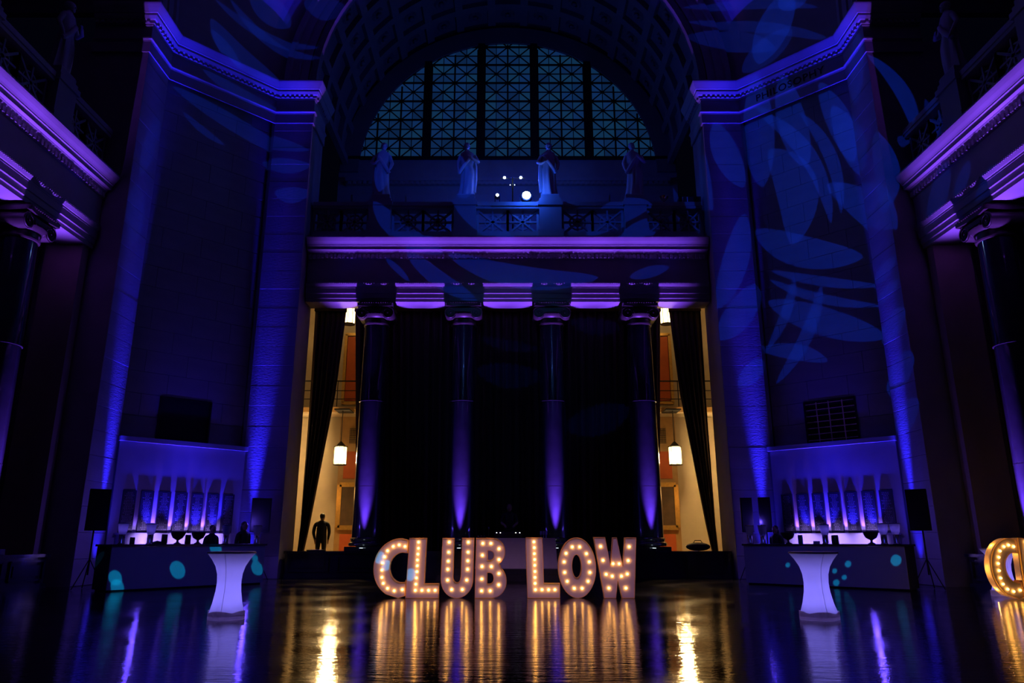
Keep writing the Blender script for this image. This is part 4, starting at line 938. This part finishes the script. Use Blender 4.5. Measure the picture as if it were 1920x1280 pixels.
# ------------------------------------------------------------------ people
def person(label, loc, rot, h=1.78, pose='stand', build=1.0, hair='short'):
    s=h/1.78; J={}
    def V(n,x,y,z,r): J[n]=(Vector((x*build if n[0] in 'se' and n!='sp' else x,y,z))*s,r*s*(build if n not in('head','neck') else 1))
    V('pel',0,0,.95,.165); V('sp',0,-.005,1.12,.16); V('ch',0,.005,1.32,.185); V('up',0,.01,1.44,.12); V('neck',0,.0,1.53,.072); V('head',0,-.015,1.58,.06)
    E=[('pel','sp'),('sp','ch'),('ch','up'),('up','neck'),('neck','head')]
    for q,sg in (('l',-1),('r',1)):
        V('hip'+q,sg*.10,0,.88,.105); V('kn'+q,sg*.115,-.01,.50,.066); V('an'+q,sg*.12,.015,.10,.045); V('to'+q,sg*.135,-.13,.045,.04)
        V('s'+q,sg*.20,.01,1.42,.072)
        if pose=='stand': V('e'+q,sg*.245,.03,1.13,.056); V('w'+q,sg*.235,-.05,.90,.036); hd=Vector((0,-.15,-1)); V('h'+q,sg*.232,-.07,.83,.036)
        else: V('e'+q,sg*.27,-.06,1.16,.052); V('w'+q,sg*.15,-.36,1.06,.034); hd=Vector((-sg*.2,-1,-.35)); V('h'+q,sg*.135,-.43,1.035,.036)
        E+=[('pel','hip'+q),('hip'+q,'kn'+q),('kn'+q,'an'+q),('an'+q,'to'+q),('up','s'+q),('s'+q,'e'+q),('e'+q,'w'+q),('w'+q,'h'+q)]
        hd.normalize(); side=hd.cross(Vector((0,0,1)) if pose!='stand' else Vector((1,0,0))).normalized(); nrm=side.cross(hd)
        base=J['h'+q][0]/s
        for k in range(4):
            o=side*((k-1.5)*.022); ln=(.065,.078,.074,.058)[k]; a1=base+o+hd*.035; a2=a1+hd*ln*.55-Vector((0,0,.012 if pose!='stand' else 0)); a3=a2+hd*ln*.45-Vector((0,-.012 if pose=='stand' else 0,.02 if pose!='stand' else 0))
            nm='f%s%d'%(q,k)
            for i,(p_,r_) in enumerate(((a1,.0105),(a2,.0095),(a3,.0075))): J[nm+str(i)]=(p_*s,r_*s)
            E+=[('h'+q,nm+'0'),(nm+'0',nm+'1'),(nm+'1',nm+'2')]
        tb=base-hd*.02+side*(-sg*.03); t1=tb+side*(-sg*.025)+hd*.03; t2=t1+hd*.035
        J['t%s0'%q]=(t1*s,.011*s); J['t%s1'%q]=(t2*s,.009*s); E+=[('h'+q,'t%s0'%q),('t%s0'%q,'t%s1'%q)]
    keys=list(J); me=bpy.data.meshes.new('body'); me.from_pydata([J[k][0] for k in keys],[(keys.index(a),keys.index(b)) for a,b in E],[])
    tmp=bpy.data.objects.new('body_source',me); sc.collection.objects.link(tmp)
    sk=tmp.modifiers.new('skin','SKIN'); lay=me.skin_vertices[0].data
    for i,k in enumerate(keys): lay[i].radius=(J[k][1],J[k][1]*(.78 if k in('pel','sp','ch','up') else 1)); lay[i].use_root=(k=='pel')
    tmp.modifiers.new('sub','SUBSURF').levels=1
    dg=bpy.context.evaluated_depsgraph_get(); m2=bpy.data.meshes.new_from_object(tmp.evaluated_get(dg)); bpy.data.objects.remove(tmp)
    # head
    hb=MB(); hz=1.665*s; hb.ell((0,-.02*s,hz),.084*s,.100*s,.122*s,16,12); hb.ell((0,-.115*s,hz-.01*s),.014*s,.022*s,.026*s,8,6); hb.ell((0,-.07*s,hz-.085*s),.045*s,.045*s,.04*s,10,6); hb.ell((0,-.108*s,hz-.055*s),.024*s,.01*s,.007*s,8,4)
    for sg in (-1,1): hb.ell((sg*.03*s,-.104*s,hz+.012*s),.013*s,.008*s,.008*s,6,4); hb.ell((sg*.08*s,-.005*s,hz-.005*s),.01*s,.02*s,.032*s,6,5)
    hm=hb.mesh('head_tmp'); bm=bmesh.new(); bm.from_mesh(m2); nb=len(bm.faces); bm.from_mesh(hm); bm.to_mesh(m2); bm.free()
    m2.materials.clear(); m2.materials.append(CLOTHD); m2.materials.append(SKIN)
    for p_ in m2.polygons:
        c=p_.center/s; arm=(abs(c.x)>.10 and pose!='stand' and c.y<-.1 and c.z>1.0)
        p_.material_index = 1 if (c.z>1.53 or arm or (pose=='stand' and abs(c.x)>.2 and c.z<.90 and c.z>.6)) else 0
    m2.shade_smooth(); m2.name='body'
    r=thing('person',label,'person',loc,rot); o=bpy.data.objects.new('body',m2); link(o,r)
    hr=MB().ell((0,.012*s,hz+.037*s),.093*s,.102*s,.100*s,14,8)
    if hair=='long': hr.ell((0,.05*s,hz-.08*s),.095*s,.06*s,.16*s,12,8)
    ob('hair',hr,HAIR,r,smooth=60)
    return r
person('broad person in dark clothes standing in the lit opening left of the letters',(-6.72,27.4,.34),180,1.80,'stand',1.16)
person('person in dark clothes bent over the DJ mixer on the white table',(.06,25.75,.62),0,1.78,'reach')
person('bartender with long dark hair standing behind the far end of the left bar',(-7.94,22.85,0),60,1.74,'stand',1,'long')
person('dark clad bartender standing behind the middle of the left bar',(-8.56,22.0,0),60,1.62,'stand')
person('dark clad bartender standing behind the right bar beside a bowl',(7.98,22.62,0),-60,1.62,'stand',1,'long')

# ------------------------------------------------------------------ DJ table and its gear
dj=thing('dj_table','long table under a white cloth between the middle columns','table',(.26,24.8,.341))
tb=MB().box(-1.25,1.25,-.36,.36,.9,.93); ob('tabletop',tb,OAK,dj)
v=[];n=60;H_=[(0,1.06),(.3,1.03),(.7,1.01),(.9,1.0),(.935,1.0)]
per=[]
for i in range(n):
    t=i/n*4; k=int(t); q=t-k; cs=[(-1,-1),(1,-1),(1,1),(-1,1),(-1,-1)]; a_,b_=cs[k],cs[k+1]; per.append((a_[0]+(b_[0]-a_[0])*q,a_[1]+(b_[1]-a_[1])*q))
for z,f_ in H_:
    for i,(px,py) in enumerate(per): w_=(1+.02*math.sin(i*1.3)*(1-z)); v.append((px*1.27*(f_ if px>0 else 1+(f_-1)*.4)*(1.0),py*.38*f_*w_,z+.003))
cl=MB().add(v,[(k*n+i,k*n+(i+1)%n,(k+1)*n+(i+1)%n,(k+1)*n+i) for k in range(len(H_)-1) for i in range(n)]+[tuple(range((len(H_)-1)*n,len(H_)*n))])
tag(ob('tablecloth',cl,WHITE_CLOTH,None,(.26,24.8,.341),smooth=40),'white cloth draped over the DJ table','tablecloth')
TZ=.341+.94
mx=thing('dj_mixer','black DJ mixer in a flight case with small white lights','mixer',(.02,24.82,TZ))
ob('flight_case',MB().box(-.45,.45,-.25,.25,0,.14),BLKPL,mx); ob('control_deck',MB().add([(-.43,-.24,.141),(.43,-.24,.141),(.43,.24,.20),(-.43,.24,.20),(-.43,.24,.141),(.43,.24,.141)],[(0,1,2,3),(2,5,4,3),(0,3,4),(1,5,2),(0,4,5,1)]),BLACK,mx)
for x in (-.38,-.26,.24,.37): ob('indicator_light',MB().ell((x,-.20,.165),.018,.018,.014,8,5),LED,mx)
for x in (-.22,.2): ob('jog_wheel',MB().lathe([(.10,.175),(.10,.20),(.085,.205)],20,(x,.08,0)),BLKPL,mx,smooth=40)
ob('fader_strip',MB().box(-.12,.14,-.235,-.2,.15,.165),STEEL,mx)
mk=thing('microphone_stand','thin upright microphone on a small stand at the left of the DJ table','microphone',(-.62,24.75,TZ)); ob('base',MB().lathe([(.07,0),(.07,.012),(.015,.02)],16),IRON,mk); ob('rod',MB().tube([(0,0,.02),(0,0,.27)],.007,6),STEEL,mk); ob('head',MB().ell((0,0,.31),.022,.022,.045,10,6),STEEL,mk)
for k in range(3):
    g=thing('drinking_glass',('empty drinking glass, left one of three by the table end','empty drinking glass, middle one of three by the table end','empty drinking glass, right one of three by the table end')[k],'glass',(1.08+.085*k,24.72,TZ),0,'glasses on the DJ table')
    ob('bowl',MB().lathe([(.028,.10),(.036,.14),(.034,.22),(.030,.22),(.03,.14),(.02,.105)],14,cap=False),GLASSF,g,smooth=50); ob('stem',MB().lathe([(.03,0),(.03,.005),(.006,.02),(.006,.09),(.028,.10)],12),GLASSF,g,smooth=40)
cb=thing('controller_box','small dark controller box at the left end of the DJ table','controller',(-.86,24.8,TZ)); ob('housing',MB().box(-.16,.16,-.12,.12,0,.05),BLKPL,cb)
for x in (-.1,.0,.1): ob('knob',MB().lathe([(.014,.05),(.014,.07),(.008,.072)],10,(x,-.04,0)),STEEL,cb)

# things left on the parapets
pt=thing('serving_tray','dark tray with a pale folded napkin on the left parapet','tray',(-6.45,25.75,.86)); ob('tray',MB().lathe([(.30,0),(.33,.02),(.34,.035),(.31,.03)],24),BLKPL,pt,smooth=40); ob('napkin',MB().box(-.22,.2,-.15,.12,.036,.05),WHITE_CLOTH,pt)
pt=thing('duffel_bag','black duffel bag lying on the right parapet','bag',(6.45,25.85,.86)); ob('body',MB().ell((0,0,.14),.42,.18,.14,16,8),BLACK,pt,smooth=60); ob('handle',MB().tube([(-.15,0,.26),(-.1,0,.34),(.1,0,.34),(.15,0,.26)],.015,6),BLACK,pt); ob('tag',MB().box(-.3,-.08,-.26,-.2,0,.01),WHITE_CLOTH,pt)

# uplights standing on the parapets in front of the columns
for i,x in enumerate(COLX):
    u=thing('uplight','small black stage uplight at the foot of the %s back column' % names4[i],'light',(x,25.36,.861),0,'uplights at the columns')
    ob('can',MB().lathe([(.075,.0),(.08,.02),(.08,.09),(.07,.095)],16),BLKPL,u,smooth=40); ob('lens',MB().lathe([(.06,.0955),(.06,.10)],16),LITS,u)

# ------------------------------------------------------------------ stage lights on the balcony
def moving_head(label,x,y,z,rl,m_,glow=None):
    r=thing('stage_light',label,'light',(x,y,z),0,'stage lights above the back cornice')
    ob('housing',MB().add([(rl*1.35*math.cos(2*math.pi*i/16),yy,rl*1.35*math.sin(2*math.pi*i/16)) for yy in (0,.25) for i in range(16)],[(i,(i+1)%16,16+(i+1)%16,16+i) for i in range(16)]+[tuple(range(16)),tuple(range(31,15,-1))]),BLKPL,r,smooth=40)
    ob('lens',MB().ell((0,-.005,0),rl,.02,rl,14,6),m_,r,smooth=60)
    yk=MB().bar((-rl*1.6,.12,-.26),(-rl*1.6,.12,.03),.03,.05); yk.bar((rl*1.6,.12,-.26),(rl*1.6,.12,.03),.03,.05); yk.bar((-rl*1.7,.12,-.26),(rl*1.7,.12,-.26),.05,.05,(0,0,1)); ob('yoke',yk,IRON,r)
    return r
moving_head('brightest white stage light on the balustrade rail',.72,25.75,13.98,.16,LIT)
moving_head('small stage light on the balustrade rail left of the brightest one',-.40,25.75,13.99,.055,LIT)
tr=thing('light_stand','upright stand with a crossbar of two small white stage lights behind the rail','light stand',(.2,27.1,12.1))
ob('mast',MB().tube([(0,0,0),(0,0,3.35)],.03,8),IRON,tr); ob('crossbar',MB().tube([(-.5,0,3.3),(.5,0,3.3)],.025,8),IRON,tr)
for k in range(3): ob('leg',MB().tube([(0,0,.8),(.5*math.cos(R(90+120*k)),.5*math.sin(R(90+120*k)),.02)],.02,6),IRON,tr)
for x in (-.33,.33): ob('lamp_head',MB().ell((x,-.08,3.3),.05,.05,.05,12,8),LIT,tr,smooth=60)
for x in (-.1,.08): ob('indicator_light',MB().ell((x,-.06,2.98),.018,.018,.018,8,5),LITS,tr)
cl_=thing('clip_lamp','small reflector lamp standing on the right end of the balustrade','lamp',(6.02,25.95,13.70)); ob('reflector',MB().lathe([(.03,.12),(.10,.17),(.19,.30),(.18,.30),(.02,.14)],18,cap=False),STEEL,cl_,smooth=50); ob('stem',MB().tube([(0,0,0),(0,0,.14)],.012,6),IRON,cl_)
bx=thing('dimmer_box','dark equipment box with two pale strips on the right end of the balustrade','equipment',(7.0,25.95,13.70)); ob('case',MB().box(-.42,.42,-.14,.14,0,.26),BLKPL,bx); ob('strip',MB().box(-.12,-.09,-.15,-.14,.02,.24),WHITE_CLOTH,bx); ob('strip',MB().box(-.30,-.27,-.15,-.14,.02,.24),WHITE_CLOTH,bx)
# points added to imitate the blue haze glow round the stage lights
point('stage_light_lamp',(.72,25.2,14.0),(.015,.09,1.0),80,.08)
point('stage_light_lamp',(.2,27.2,15.6),(.012,.05,1.0),150,.15)
